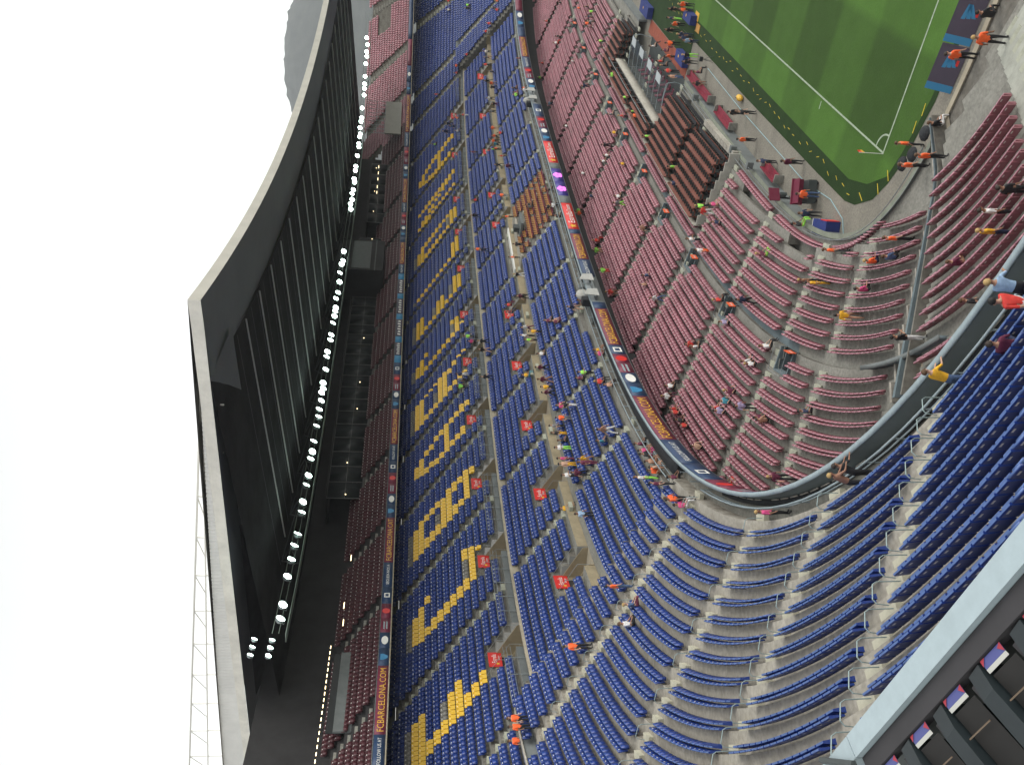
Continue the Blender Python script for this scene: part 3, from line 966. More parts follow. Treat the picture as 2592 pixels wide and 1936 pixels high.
def ribbon(name, parts, d, z0, z1, where, host):
    """parts: (kind, s_left, s_right)"""
    h = z1 - z0
    seen = {}
    for kind, sa, sb in parts:
        base = {'f': 'navy', 'c': 'garnet', 'k': 'garnet', 'e': 'red', 'v': 'violet', 'n': 'navy', 'g': 'garnet', '1': 'navy', '2': 'navy', '3': 'garnet', '4': 'garnet', '5': 'navy',
                'q': 'grey_wall', 's': 'navy', 't': 'board', 'u': 'cyan'}[kind]
        sw = Sweep()
        sw.bar(d - 0.05, d, z0, z1, sb, sa, 0, 1.0)
        o = sw.build(name, [M[base]], host)
        dt = d - 0.062
        w = sa - sb
        what = {'f': 'navy panel lettered FOLLOW US AT', 'c': 'garnet panel with gold FCBARCELONA.COM lettering', 'k': 'garnet panel with gold FCBARCELONA.CAT lettering', 's': 'navy panel lettered SEGUEIX-NOS A',
                'e': 'red panel with white Estrella Damm lettering', 'v': 'violet screen with a glowing magenta emblem', 'n': 'plain navy panel', 'g': 'plain garnet panel',
                '1': 'navy panel with a cyan emblem', '2': 'navy panel with a white oval emblem', '3': 'garnet panel with a pale blue bar emblem', '4': 'garnet panel with a red round emblem',
                '5': 'navy panel with a small white square emblem', 'q': 'plain grey panel', 't': 'plum panel with white lettering', 'u': 'plain cyan panel'}[kind]
        if kind == 'f': curved_text('lettering', 'FOLLOW US AT', sa - 0.1 * w, 0.8 * w, z0 + 0.34 * h, 0.32 * h, dt, M['white'], o)
        if kind == 's': curved_text('lettering', 'SEGUEIX-NOS A', sa - 0.1 * w, 0.8 * w, z0 + 0.34 * h, 0.32 * h, dt, M['white'], o)
        if kind == 'c': curved_text('lettering', 'FCBARCELONA.COM', sa - 0.04 * w, 0.92 * w, z0 + 0.2 * h, 0.6 * h, dt, M['gold'], o)
        if kind == 'k': curved_text('lettering', 'FCBARCELONA.CAT', sa - 0.04 * w, 0.92 * w, z0 + 0.2 * h, 0.6 * h, dt, M['gold'], o)
        if kind == 'e':
            curved_text('lettering', 'Estrella', sa - 0.24 * w, 0.42 * w, z0 + 0.18 * h, 0.62 * h, dt, M['white'], o)
            curved_text('lettering', 'Damm', sa - 0.69 * w, 0.24 * w, z0 + 0.25 * h, 0.42 * h, dt, M['white'], o)
            mb = MB(); T = frame(sa - 0.12 * w, dt, z0 + 0.5 * h)
            st = [T @ Vector((0.42 * h * (1 if k % 2 == 0 else 0.42) * math.sin(k * math.pi / 5), 0, 0.42 * h * (1 if k % 2 == 0 else 0.42) * math.cos(k * math.pi / 5))) for k in range(10)]
            mb.add(st, [tuple(range(10))]); mb.build('star', [M['gold']], o)
        if kind in '12345vt':
            mb = MB(); T = frame((sa + sb) / 2, dt, z0 + 0.5 * h)
            if kind == '1': mb.add([T @ Vector((0.42 * h * x, 0, 0.36 * h * z)) for x, z in ((-1, 1), (1, 1), (1, .1), (.4, -1), (-.4, -1), (-1, .1))], [(0, 1, 2, 3, 4, 5)])
            if kind == '2': mb.add([T @ Vector((0.62 * h * math.cos(t), 0, 0.34 * h * math.sin(t))) for t in np.linspace(0, 6.283, 17)[:-1]], [tuple(range(16))])
            if kind == '3':
                for dz in (-0.14, 0.14): mb.add([T @ Vector((x * h, 0, (z + dz) * h)) for x, z in ((-.6, -.06), (.5, -.06), (.62, .08), (-.5, .08))], [(0, 1, 2, 3)])
            if kind == '4': mb.add([T @ Vector((0.4 * h * math.cos(t), 0, 0.4 * h * math.sin(t))) for t in np.linspace(0, 6.283, 17)[:-1]], [tuple(range(16))])
            if kind == '5':
                for x0_, x1_, a0, a1 in ((-.35, -.2, -.3, .3), (.2, .35, -.3, .3), (-.2, .2, .18, .3), (-.2, .2, -.3, -.18)):
                    mb.add([T @ Vector((x * h, 0, z * h)) for x, z in ((x0_, a0), (x1_, a0), (x1_, a1), (x0_, a1))], [(0, 1, 2, 3)])
            if kind == 'v':
                for k in range(5):
                    t = k * 1.2566; c_ = Vector((0.36 * h * math.sin(t), 0, 0.3 * h * math.cos(t)))
                    mb.add([T @ (c_ + Vector((0.3 * h * math.cos(u), 0, 0.2 * h * math.sin(u)))) for u in np.linspace(0, 6.283, 11)[:-1]], [tuple(range(10))])
            if kind == 't':
                for k in range(6):
                    x = -0.42 * w + k * 0.15 * w
                    mb.add([T @ Vector((xx, 0, zz * h)) for xx, zz in ((x, -.22), (x + .06 * w, -.22), (x + .09 * w, .25 - .2 * (k % 2)), (x + .02 * w, .25))], [(0, 1, 2, 3)])
            if mb.v: mb.build('emblem', [M[{'1': 'cyan', '2': 'white', '3': 'rail_blue', '4': 'red', '5': 'white', 'v': 'magenta', 't': 'white'}[kind]]], o)
        seen.setdefault(what, []).append((sa, o))
    for what, l in seen.items():
        for sa, o in l:
            o['label'] = what
ribbon('advert_panel', [('2', 75.2, 73.0), ('3', 73.0, 70.6), ('4', 70.6, 67.4), ('5', 67.4, 63.3), ('f', 63.3, 58.5), ('c', 58.5, 50.5), ('1', 50.5, 48.2), ('2', 48.2, 46.3), ('3', 46.3, 44.5),
    ('4', 44.5, 42.9), ('5', 42.9, 41.2), ('c', 41.2, 34.2), ('n', 34.2, 32.9), ('f', 27.6, 23.9), ('c', 23.9, 18.0), ('n', 18.0, 16.9), ('e', 16.9, 10.3), ('q', 10.3, 8.3),
    ('v', 8.3, 4.4), ('v', 4.4, 0.4), ('q', 0.4, -1.4), ('e', -1.4, -8.6), ('1', -8.6, -11.3), ('2', -11.3, -13.4), ('3', -13.4, -15.5), ('4', -15.5, -17.6), ('5', -17.6, -22.6),
    ('1', -28.6, -30.6), ('2', -30.6, -32.8), ('3', -32.8, -35.0), ('4', -35.0, -37.1), ('f', -37.1, -41.3), ('c', -41.3, -48.6), ('n', -48.6, -52), ('1', -52, -54.5), ('2', -54.5, -57), ('g', -57, -64), ('n', -64, -80)],
    -0.005, 10.32, 11.50, 'middle tier front', par)
# ------------------------------------------------------------------ vomitories
def vomitory(s, d0, zf, d1, zb, zfront, lab, sign_lab, group):
    """portal cut into the terrace: side walls, back wall with a dark doorway; the advert sign is a thing of its own"""
    e = empty('stair_portal', P3(s, d0, zf), ang_out(s))
    dep = d1 - d0
    h = zb - zf
    hf = zfront - zf
    for sx in (-1, 1):
        mb = MB()
        x0, x1 = (1.15, 1.21) if sx > 0 else (-1.21, -1.15)
        mb.prism([(0.0, 0.0), (dep, 0.0), (dep, h + 0.02), (0.0, hf + 0.05)], x0, x1)
        mb.build('side_wall', [M['beige']], e)
        mb = MB()
        mb.tube([(x0, -0.02, hf + 0.0), (x0, -0.02, hf + 0.9), (x0, dep, h + 0.85), (x0, dep, h + 0.0)], 0.018, 5)
        mb.tube([(x0, dep / 2, (hf + h) / 2 + 0.2), (x0, dep / 2, (hf + h) / 2 + 1.0)], 0.02, 5)
        mb.build('handrail', [M['steel']], e)
    MB().box(-1.15, 1.15, 0.0, dep, 0.002, 0.02).build('floor', [M['cream']], e)
    mb = MB()
    mb.box(-1.15, -0.8, dep - 0.1, dep, 0, h + 0.1); mb.box(0.8, 1.15, dep - 0.1, dep, 0, h + 0.1)
    mb.box(-0.8, 0.8, dep - 0.1, dep, h - 0.4, h + 0.1)
    mb.build('back_wall', [M['beige']], e)
    MB().box(-0.8, 0.8, dep - 0.02, dep + 0.3, 0, h - 0.4).build('doorway', [M['darkwall']], e)
    tag(e, lab, 'stairway', group)
    if sign_lab:
        q = empty('advert_sign', P3(s - 0.3, d1 - 0.16, zb - 0.42), ang_out(s))
        MB().box(-0.85, 0.85, -0.03, 0.03, 0, 1.05).build('panel', [M['red']], q)
        flat_text('lettering', 'Estrella', Matrix.Translation((-0.40, -0.036, 0.42)), 1.0, 0.36, M['white'], q)
        flat_text('lettering', 'Damm', Matrix.Translation((-0.10, -0.036, 0.16)), 0.55, 0.18, M['white'], q)
        st = [(-0.52 + 0.19 * (1 if k % 2 == 0 else 0.42) * math.sin(k * math.pi / 5), -0.036, 0.34 + 0.19 * (1 if k % 2 == 0 else 0.42) * math.cos(k * math.pi / 5)) for k in range(10)]
        MB().add(st, [tuple(range(9, -1, -1))]).build('star', [M['gold']], q)
        tag(q, sign_lab, 'advert sign', 'red adverts over the stair portals')
for i, v in enumerate(reversed(VOM_M)):
    vomitory(v, 10.4, 14.6, 13.01, 16.42, 14.95, 'beige walled stair portal on the middle gangway, %s from the near end' % nth(i),
             'red Estrella sign over the %s middle gangway portal from the near end' % nth(i), 'portals along the middle gangway')
for i, v in enumerate(reversed(VOM_U)):
    vomitory(v, 17.6, 18.75, 20.36, 20.88, 19.3, 'beige walled stair portal under the yellow letters, %s from the near end' % nth(i),
             'red Estrella sign over the %s portal from the near end in the lettered block' % nth(i), 'portals along the upper gangway')
for i, v in enumerate(reversed(VOM_1)):
    e0 = 5.0
    z = z1e(7.4)
    e = empty('stair_portal', P3(v, -6.6, z), ang_out(v))
    for sx in (-1, 1):
        x0, x1 = (0.9, 1.02) if sx > 0 else (-1.02, -0.9)
        MB().prism([(-0.05, -1.6), (1.6, -1.6), (1.6, 0.75), (-0.05, 0.42)], x0, x1).build('side_wall', [M['slate']], e)
    MB().box(-0.9, 0.9, 1.48, 1.6, 0.2, 0.75).build('back_wall', [M['slate']], e)
    mb = MB()
    for k in range(5):
        mb.box(-0.9, 0.9, k * 0.3, k * 0.3 + 0.3, -1.8, -0.2 * k)
    mb.build('stair_flight', [M['darkwall']], e)
    MB().box(-0.9, 0.9, 1.55, 2.6, -1.8, 0.15).build('doorway', [M['darkwall']], e)
    mb = MB()
    mb.tube([(-0.95, -0.05, 0.4), (-0.95, -0.05, 0.9), (-0.95, 1.55, 1.15), (0.95, 1.55, 1.15), (0.95, -0.05, 0.9), (0.95, -0.05, 0.4)], 0.018, 5)
    mb.build('handrail', [M['steel']], e)
    tag(e, 'slate walled stair portal among the maroon seats, %s from the near end' % nth(i), 'stairway', 'portals in the lower tier')
    q = empty('advert_sign', P3(v + 1.15, -6.7, z), ang_out(v))
    MB().box(-0.42, 0.42, -0.02, 0.02, 0.45, 0.95).build('panel', [mat('orange red sign', (0.75, 0.11, 0.03), 0.5)], q)
    MB().box(-0.03, 0.03, 0.02, 0.06, 0, 0.95).build('post', [M['steel']], q)
    flat_text('lettering', 'Estrella', Matrix.Translation((-0.3, -0.026, 0.6)), 0.6, 0.2, M['white'], q)
    tag(q, 'small orange red sign beside the %s lower tier portal from the near end' % nth(i), 'advert sign', 'small signs in the lower tier')

# ------------------------------------------------------------------ top tier, boxes, roof
sw = Sweep()
for n in range(9):
    z = 29.7 + 0.55 * n; d = 23.55 + 0.85 * n
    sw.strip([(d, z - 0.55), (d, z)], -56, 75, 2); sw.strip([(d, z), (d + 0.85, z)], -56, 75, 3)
for n in range(16):
    z = 29.7 + 0.55 * n; d = 23.55 + 0.85 * n
    sw.strip([(d, z - 0.55), (d, z)], -104, -56, 1); sw.strip([(d, z), (d + 0.85, z)], -104, -56, 0)
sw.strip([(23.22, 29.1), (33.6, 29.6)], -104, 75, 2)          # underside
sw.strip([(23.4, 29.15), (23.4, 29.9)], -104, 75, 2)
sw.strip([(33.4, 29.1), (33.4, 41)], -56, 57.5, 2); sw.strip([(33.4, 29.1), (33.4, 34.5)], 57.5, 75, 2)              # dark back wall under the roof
sw.strip([(23.22, 29.92), (23.55, 29.92)], -104, 75, 0)
top_tier = sw.build('top_tier_terrace', [M['concrete_light'], M['riser'], M['darkwall'], mat('dark top tier concrete', (0.10, 0.098, 0.092), 0.9, 0.25, 0.6)])  # last one: darker treads along the roofed part
tag(top_tier, kind='structure')
sw = Sweep(); sw.bar(23.12, 23.3, 29.02, 29.13, -104, 75, 0); sw.build('edge_trim', [M['cream']], top_tier)
sw = Sweep(); sw.bar(23.2, 23.28, 29.99, 30.06, -104, 75, 0); sw.build('cap_rail', [M['grey_wall']], top_tier)
ribbon('advert_panel', [('f', 60.6, 58.2), ('c', 58.2, 52.6), ('1', 52.6, 51.0), ('2', 51.0, 49.5), ('3', 49.5, 48.1), ('4', 48.1, 46.6), ('5', 46.6, 44.8), ('s', 44.8, 42.0), ('k', 42.0, 36.4),
    ('1', 36.4, 34.6), ('2', 34.6, 33.1), ('3', 33.1, 31.6), ('4', 31.6, 30.0), ('5', 30.0, 28.2), ('f', 28.2, 25.5), ('c', 25.5, 19.3), ('1', 19.3, 17.4), ('2', 17.4, 15.8), ('3', 15.8, 14.2), ('4', 14.2, 12.5), ('5', 12.5, 10.0),
    ('u', 10.0, 8.4), ('t', 8.4, 5.4), ('u', 5.4, 4.0), ('t', 4.0, -0.2), ('u', -0.2, -1.6), ('t', -1.6, -5.6), ('u', -5.6, -7.0), ('t', -7.0, -11.0), ('u', -11.0, -12.6), ('f', -12.6, -15.4), ('c', -15.4, -22), ('n', -22, -23.6),
    ('1', -23.6, -25.4), ('2', -25.4, -27.2), ('3', -27.2, -29), ('4', -29, -31), ('f', -31, -34), ('c', -34, -41), ('1', -41, -43), ('2', -43, -45), ('3', -45, -47), ('4', -47, -49.5), ('f', -49.5, -53), ('c', -53, -61),
    ('1', -61, -63.2), ('2', -63.2, -66), ('g', -66, -70), ('n', -70, -76)],
    23.2, 29.14, 29.98, 'top tier front', top_tier)

AIS3 = [-96, -86, -77, -69.5, -62, -50, -38, -27, -16, -5.5, 5, 15.5, 26, 36.3, 45.6, 55.0, 65]
recs = []; recs2 = []
for n in range(16):
    z = 29.7 + 0.55 * n; d = 23.55 + 0.85 * n
    rng = split(-104, 75 if n < 8 else -57, [(a - 0.6, a + 0.6) for a in AIS3] + ([(-76.5, -74)] if 6 < n < 12 else []))
    for a, b in rng:
        if b - a < 1: continue
        for s in row_seats(d + 0.5, a, b):
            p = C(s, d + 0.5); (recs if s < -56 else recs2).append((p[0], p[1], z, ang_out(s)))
o = join_seats('stadium_seats', recs, M['maroon'])
tag(o, 'rows of faded maroon seats in the open top tier beyond the roof', 'seats', kind='stuff')
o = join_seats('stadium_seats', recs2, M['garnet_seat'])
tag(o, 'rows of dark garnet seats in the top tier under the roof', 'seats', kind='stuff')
data = []
rest = MB()
for n in range(16):
    for s in AIS3:
        if n < 8 or s < -57:
            rest.box(-0.5, 0.5, -0.3, 0, 0, 0.28, T=frame(s, 23.55 + 0.85 * n, 29.15 + 0.55 * n))
o = rest.build('step', [M['concrete']], top_tier); o['kind'] = 'stuff'

BOXF = mat('dull box frame', (0.13, 0.13, 0.13), 0.6)
def box_row(sa, sb, d, z0, z1, lab, bays):
    """row of glazed boxes: grey fascia, dark glazing, pale frames"""
    e = empty('glazed_box', P3((sa + sb) / 2, d, z0))
    inv = e.matrix_basis.inverted()
    def sub(sw, name, m):
        o = sw.build(name, [m], e); o.matrix_parent_inverse = Matrix.Translation(-e.location); return o
    sw = Sweep(); sw.bar(d - 0.25, d + 0.1, z0, z0 + 0.9, sb, sa); sub(sw, 'fascia', mat('dusty grey fascia', (0.10, 0.10, 0.095), 0.8, 0.15, 0.8))
    sw = Sweep(); sw.bar(d + 0.1, d + 3.9, z1, z1 + 0.25, sb, sa); sub(sw, 'box_roof', M['darkwall'])
    sw = Sweep(); sw.bar(d + 0.1, d + 3.9, z0 + 0.5, z0 + 0.7, sb, sa); sub(sw, 'box_floor', M['darkwall'])
    n = bays
    ss = np.linspace(sb, sa, n + 1)
    for i in range(n):
        sw = Sweep(); sw.bar(d + 0.02, d + 0.05, z0 + 0.95, z1 - 0.03, ss[i] + 0.05, ss[i + 1] - 0.05); sub(sw, 'window_pane', M['glass'])
    for i in range(n + 1):
        mb = MB(); mb.box(-0.035, 0.035, -0.06, 0.0, 0.9, z1 - z0, T=frame(float(ss[i]), d, z0))
        o = mb.build('mullion', [BOXF], e); o.matrix_parent_inverse = Matrix.Translation(-e.location)
    for zz in (z0 + 0.92, (z0 + z1) / 2 + 0.4, z1 - 0.04):
        sw = Sweep(); sw.bar(d - 0.06, d - 0.01, zz, zz + 0.05, sb, sa); sub(sw, 'transom', BOXF)
    for i in range(0, n, 2):                                   # small warm lamps left on inside
        if rnd.random() < 0.75:
            mb = MB(); mb.ball(P3(float(ss[i] + ss[i + 1]) / 2 + rnd.uniform(-.8, .8), d - 0.02, z0 + rnd.uniform(2.3, 3.2)), 0.07, 6, 4)
            o = mb.build('box_lamp', [M['warm']], e); o.matrix_parent_inverse = Matrix.Translation(-e.location)
    tag(e, lab, 'box', 'glazed boxes under the roof')
box_row(28.2, -14.5, 28.7, 32.1, 36.9, 'long dark glazed box with pale frames under the roof, near group', 17)
box_row(-25.5, -31.5, 28.7, 32.1, 36.9, 'short dark glazed box with pale frames beyond the black control cabin', 3)
box_row(-36.0, -51.0, 28.7, 32.1, 36.0, 'far dark glazed box under the roof beside the pale grey wall', 6)
# black control cabin hanging in front of the lamp row
e = empty('control_cabin', P3(-20, 25.5, 32.4), ang_out(-20))
mb = MB(); mb.box(-4.6, 4.6, -1.0, 4.5, 0, 7.3); mb.build('cabin_body', [M['darkwall']], e)
mb = MB(); mb.box(-4.8, 4.8, -1.15, -1.0, 1.2, 1.35); mb.box(-4.8, 4.8, -1.15, -1.0, 5.3, 5.45); mb.build('cabin_rail', [M['steel_dark']], e)
MB().box(-4.2, 4.2, -1.06, -1.0, 2.0, 4.8).build('window_pane', [M['steel_dark']], e)
tag(e, 'black control cabin in the middle of the floodlight row', 'cabin')
# low grey box with a dashed line of warm strip lamps
e = empty('commentary_box', P3(51, 27.6, 31.4), ang_out(51))
mb = MB(); mb.box(-4.6, 4.6, -0.1, 0.1, 0, 2.0); mb.build('fascia', [M['grey_wall']], e)
mb = MB(); mb.box(-4.6, 4.6, 0.1, 4.5, -0.3, 0.05); mb.build('box_floor', [M['darkwall']], e)
mb = MB(); mb.box(-4.6, 4.6, 0.1, 0.16, 1.4, 2.6); mb.build('window_pane', [M['glass']], e)
tag(e, 'low grey box front beneath the dashed line of strip lamps', 'box')
k = 0
for s in np.arange(47.4, 60.5, 0.52):
    o = MB().box(-0.17, 0.17, -0.03, 0.03, 0, 0.06, T=frame(float(s), 27.2, 34.35)).build('strip_lamp', [M['warm']])
    tag(o, 'short warm strip lamp in the dashed line at the near end under the roof', 'lamp', 'dashed line of strip lamps')
for s, z in ((43.0, 33.6), (44.8, 33.5), (37.5, 33.4), (-44, 34.6), (-46, 34.6), (-47.5, 34.6), (-49, 34.6), (-42.5, 34.6)):
    o = MB().box(-0.4, 0.4, -0.03, 0.03, 0, 0.07, T=frame(s, 27.4, z)).build('strip_lamp', [M['warm']])
    tag(o, 'warm strip lamp %s' % ('far away under the roof' if s < 0 else 'standing alone in the dark under the roof'), 'lamp', 'far strip lamps' if s < 0 else 'single strip lamps')
# pale grey wall with a scaffold stair at the far end of the roofed part
e = empty('scaffold_wall', P3(-57, 24.2, 30.2), ang_out(-57))
MB().box(-4.7, 4.7, -0.1, 0.2, 0.6, 3.6).build('grey_panel', [mat('pale grey panel', (0.30, 0.29, 0.26), 0.8, 0.1, 0.5)], e)
mb = MB()
for i in range(9):
    x = -4.7 + i * 9.4 / 8
    mb.tube([(x, 0, 3.6), (x, 0, 7.0)], 0.05, 4)
    if i < 8: mb.tube([(x, 0, 3.6), (x + 9.4 / 8, 0, 7.0)], 0.035, 4)
for z in (3.7, 5.3, 7.0): mb.tube([(-4.7, 0, z), (4.7, 0, z)], 0.05, 4)
mb.build('scaffold_frame', [M['steel']], e)
tag(e, 'pale grey wall with steel scaffold lattice at the far end of the roof', 'wall')

# roof: thin pale edge, grey soffit band, dark decking with long purlins
def XF(y): return -18.2 + 0.0022 * (min(y, 105.0) - 52.5) ** 2
Y0, Y1 = -0.5, 131.0
ys = np.linspace(Y0, Y1, 41)
def zb(x): return 41.4 + max(0.0, (-14.0 - x)) * 0.018          # lower edge of the end fascia rises slowly to the rear
roof = empty('stand_roof', (-40, 52.5, 41.5))
tag(roof, 'huge cantilever roof with pale edge, grey soffit and dark ribbed underside', 'roof')
def rp(mb, name, m, smooth=False):
    o = mb.build(name, [m], roof); o.matrix_parent_inverse = Matrix.Translation(-roof.location); return o
mb = MB()
for a, b in zip(ys[:-1], ys[1:]):                                # front fascia
    mb.add([(XF(a), a, 41.4), (XF(b), b, 41.4), (XF(b), b, 42.2), (XF(a), a, 42.2)], [(0, 1, 2, 3)])
    mb.add([(XF(a), a, 42.2), (XF(b), b, 42.2), (-70, b, 45.5), (-70, a, 45.5)], [(0, 1, 2, 3)])
rp(mb, 'edge_fascia', mat('darker cream fascia', (0.44, 0.42, 0.37), 0.7, 0.12, 0.5))  # front fascia in a darker cream than the end fascia
mb = MB()
xs = np.linspace(XF(Y0), -70, 30)
for a, b in zip(xs[:-1], xs[1:]):
    for yy in (Y0, Y1):
        mb.add([(a, yy, zb(a)), (b, yy, zb(b)), (b, yy, zb(b) + 0.8), (a, yy, zb(a) + 0.8)], [(0, 1, 2, 3)])
rp(mb, 'edge_fascia', M['offwhite'])
mb = MB()                                                        # corrugated end walls, thickening to the rear
for yy, sg in ((Y0 + 0.25, 1), (Y1 - 0.25, -1)):
    k = 240
    for i in range(k):
        a = -19 - 51 * i / k; b = -19 - 51 * (i + 1) / k
        t = lambda x: zb(x) + 0.78 + (-19 - x) * 0.047
        o1 = 0.06 if i % 2 else -0.06; o2 = -o1
        mb.add([(a, yy + o1, zb(a) + 0.7), (b, yy + o2, zb(b) + 0.7), (b, yy + o2, t(b)), (a, yy + o1, t(a))], [(0, 1, 2, 3)])
rp(mb, 'corrugated_end', mat('pale corrugated sheet', (0.84, 0.83, 0.80), 0.5, 0.08, 0.5))
mb = MB()                                                        # rail truss on the roof end
tz = lambda x: 42.35 + (-18.9 - x) * 0.134
xs2 = np.linspace(-18.9, -70, 24)
mb.tube([(-18.9, Y0 + 1, tz(-18.9)), (-70, Y0 + 1, tz(-70))], 0.09, 5)
mb.tube([(-18.9, Y0 + 1, 42.2), (-70, Y0 + 1, tz(-70) - 1.9)], 0.07, 5)
for i, a in enumerate(xs2[1:]):
    lo = 42.2 + (-18.9 - a) * (tz(-70) - 1.9 - 42.2) / 51.1
    if i % 2 == 0: mb.tube([(a, Y0 + 1, tz(a)), (a, Y0 + 1, lo - 1.4)], 0.06, 4)
    else: mb.tube([(a, Y0 + 1, lo), (xs2[i], Y0 + 1, tz(xs2[i]))], 0.05, 4)
rp(mb, 'rail_truss', mat('bleached steel truss', (0.80, 0.79, 0.74), 0.6))
YI = lambda x: 5.7 + max(0.0, (-19.6 - x)) * 0.147
mb = MB()                                                        # flat soffit band along the front and both ends
for a, b in zip(ys[:-1], ys[1:]):
    mb.add([(XF(a) - 0.01, a, 41.39), (XF(b) - 0.01, b, 41.39), (XF(b) - 6.3, b, 41.37), (XF(a) - 6.3, a, 41.37)], [(0, 1, 2, 3)])
xs = np.linspace(-18.0, -70, 30)
for a, b in zip(xs[:-1], xs[1:]):
    for f in (lambda x: (Y0, YI(x)), lambda x: (Y1, Y1 - YI(x))):
        (ya, yb), (yc, yd) = f(a), f(b)
        mb.add([(a, ya, zb(a) - 0.015), (b, yc, zb(b) - 0.015), (b, yd, zb(b) - 0.4 - (-18 - b) * 0.018), (a, yb, zb(a) - 0.4 - (-18 - a) * 0.018)], [(0, 1, 2, 3)])
rp(mb, 'soffit_band', M['soffit'])
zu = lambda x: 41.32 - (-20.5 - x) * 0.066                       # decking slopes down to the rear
mb = MB()
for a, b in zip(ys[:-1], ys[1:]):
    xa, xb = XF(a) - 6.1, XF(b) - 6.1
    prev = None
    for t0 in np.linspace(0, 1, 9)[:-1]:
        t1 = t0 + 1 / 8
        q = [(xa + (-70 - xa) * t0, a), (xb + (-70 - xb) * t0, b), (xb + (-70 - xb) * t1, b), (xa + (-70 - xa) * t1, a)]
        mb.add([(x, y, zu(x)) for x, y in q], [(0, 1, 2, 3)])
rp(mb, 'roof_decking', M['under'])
for k in range(20):
    y = 11.1 + 6.1 * k
    if y > 126: break
    xa = XF(y) - 6.35
    mb = MB(); mb.tube([(xa, y, zu(xa) - 0.10), (-45.5, y, zu(-45.5) - 0.10)], 0.07, 5)
    rp(mb, 'purlin', M['rib'])
for k in range(34):                                              # faint deck seams between the purlins
    y = 8.0 + 2.85 * k
    if y > 102 or abs((y - 11.1) / 6.1 - round((y - 11.1) / 6.1)) < 0.1: continue
    xa = XF(y) - 6.4
    mb = MB(); mb.box(xa - 24, xa, y - 0.03, y + 0.03, -0.05, 0.03)
    o = rp(MB().add([(xa, y - .03, zu(xa) - .03), (xa, y + .03, zu(xa) - .03), (-46, y + .03, zu(-46) - .03), (-46, y - .03, zu(-46) - .03)], [(0, 1, 2, 3)]), 'deck_seam', M['soffit'])
# cross trusses behind the lamps
mb = MB()
for k in range(17):
    y = 8.0 + 6.1 * k
    if y > 103: break
    for x0, z0_, x1, z1_ in ((-45.5, zu(-45.5) - .2, -43.6, 38.6), (-45.5, zu(-45.5) - .2, -47.5, 38.2), (-43.6, 38.6, -47.5, 38.2)):
        mb.tube([(x0, y, z0_), (x1, y + (1.5 if x1 == -47.5 else 0), z1_)], 0.06, 4)
    mb.tube([(-45.5, y, zu(-45.5) - .2), (-44.5, y + 6.1, 38.7)], 0.05, 4)
rp(mb, 'lamp_truss', M['steel_dark'])['kind'] = 'stuff'
# dark sheets just below the near soffit band
for x0, x1 in ((-24.5, -33.0), (-35.0, -58.0)):
    mb = MB()
    mb.add([(x0, 2.4, zb(x0) - 0.30), (x0 - 2.0, 4.6, zb(x0) - 0.42), (x1, 6.6, zb(x1) - 0.62 - (-18 - x1) * 0.018), (x1, 2.2, zb(x1) - 0.30)], [(0, 1, 2, 3)])
    rp(mb, 'dark_soffit_sheet', M['under'])

# floodlights: drum, lens, bracket; one row under the roof and a cluster at the near end
cw = Sweep(); cw.bar(20.6, 21.4, 37.25, 37.33, -72, 52.0); cw.bar(20.5, 20.56, 38.3, 38.36, -72, 52.0); cw.bar(20.5, 20.56, 37.8, 37.85, -72, 52.0)
catw = cw.build('lamp_catwalk', [mat('green grey catwalk steel', (0.16, 0.20, 0.17), 0.5, 0.15, 2.0)])
tag(catw, 'long steel catwalk carrying the row of floodlights under the roof', 'catwalk')
drum = bpy.data.meshes.new('drum'); lensm = bpy.data.meshes.new('lens'); brm = bpy.data.meshes.new('bracket')
def _lamp():
    mb = MB(); mb.tube([(0, 0.02, 0), (0, 0.3, 0), (0, 0.45, 0)], [0.37, 0.32, 0.14], 14)
    a = mb.build('drum', [M['steel']])
    mb = MB(); mb.disc((0, 0.0, 0), (0, -1, 0), 0.35, 16); mb.tube([(0, 0.0, 0), (0, 0.015, 0)], 0.35, 16, cap=False)
    b = mb.build('lens', [M['lamp']])
    mb = MB(); mb.tube([(-0.35, 0.12, 0), (-0.35, 0.2, -0.42), (0.35, 0.2, -0.42), (0.35, 0.12, 0)], 0.025, 5)
    c = mb.build('bracket', [M['steel']])
    return [a, b, c]
proto = _lamp()
def floodlight(s, d, z, lab, grp, tilt=0.32):
    e = empty('floodlight', P3(s, d, z))
    # aimed at the middle of the pitch
    to = Vector((34 + rnd.uniform(-10, 10), 40 + rnd.uniform(-35, 25), 0)) - e.location
    e.rotation_euler = to.to_track_quat('-Y', 'Z').to_euler()
    for p_ in proto:
        link(p_.name, p_.data, e)
    if 'trio' in grp: e.scale = (0.62, 0.62, 0.62)
    tag(e, lab, 'floodlight', grp)
s = 50.7; n = 0
while s > -70:
    if not (-25.5 < s < -14.0) and not (44.6 < s < 46.2):
        far = s < -25.5
        floodlight(s, 20.3 + rnd.uniform(-.1, .1), 37.95 + rnd.uniform(-0.12, 0.12),
                   ('lit round floodlight in the row beyond the black cabin' if far else 'lit round floodlight in the row on the near side of the black cabin'),
                   'floodlights beyond the cabin' if far else 'floodlights before the cabin')
        if rnd.random() < 0.22:
            s -= 1.5
    s -= rnd.uniform(0.8, 1.6); n += 1
for i in range(3):
    floodlight(53.0 + 0.72 * i, 20.0, 39.45, 'lit floodlight in the upper trio at the near end of the roof', 'upper trio of floodlights')
    floodlight(53.1 + 0.72 * i, 20.0, 38.1, 'lit floodlight in the lower trio at the near end of the roof', 'lower trio of floodlights')
for p_ in proto:
    bpy.data.objects.remove(p_)

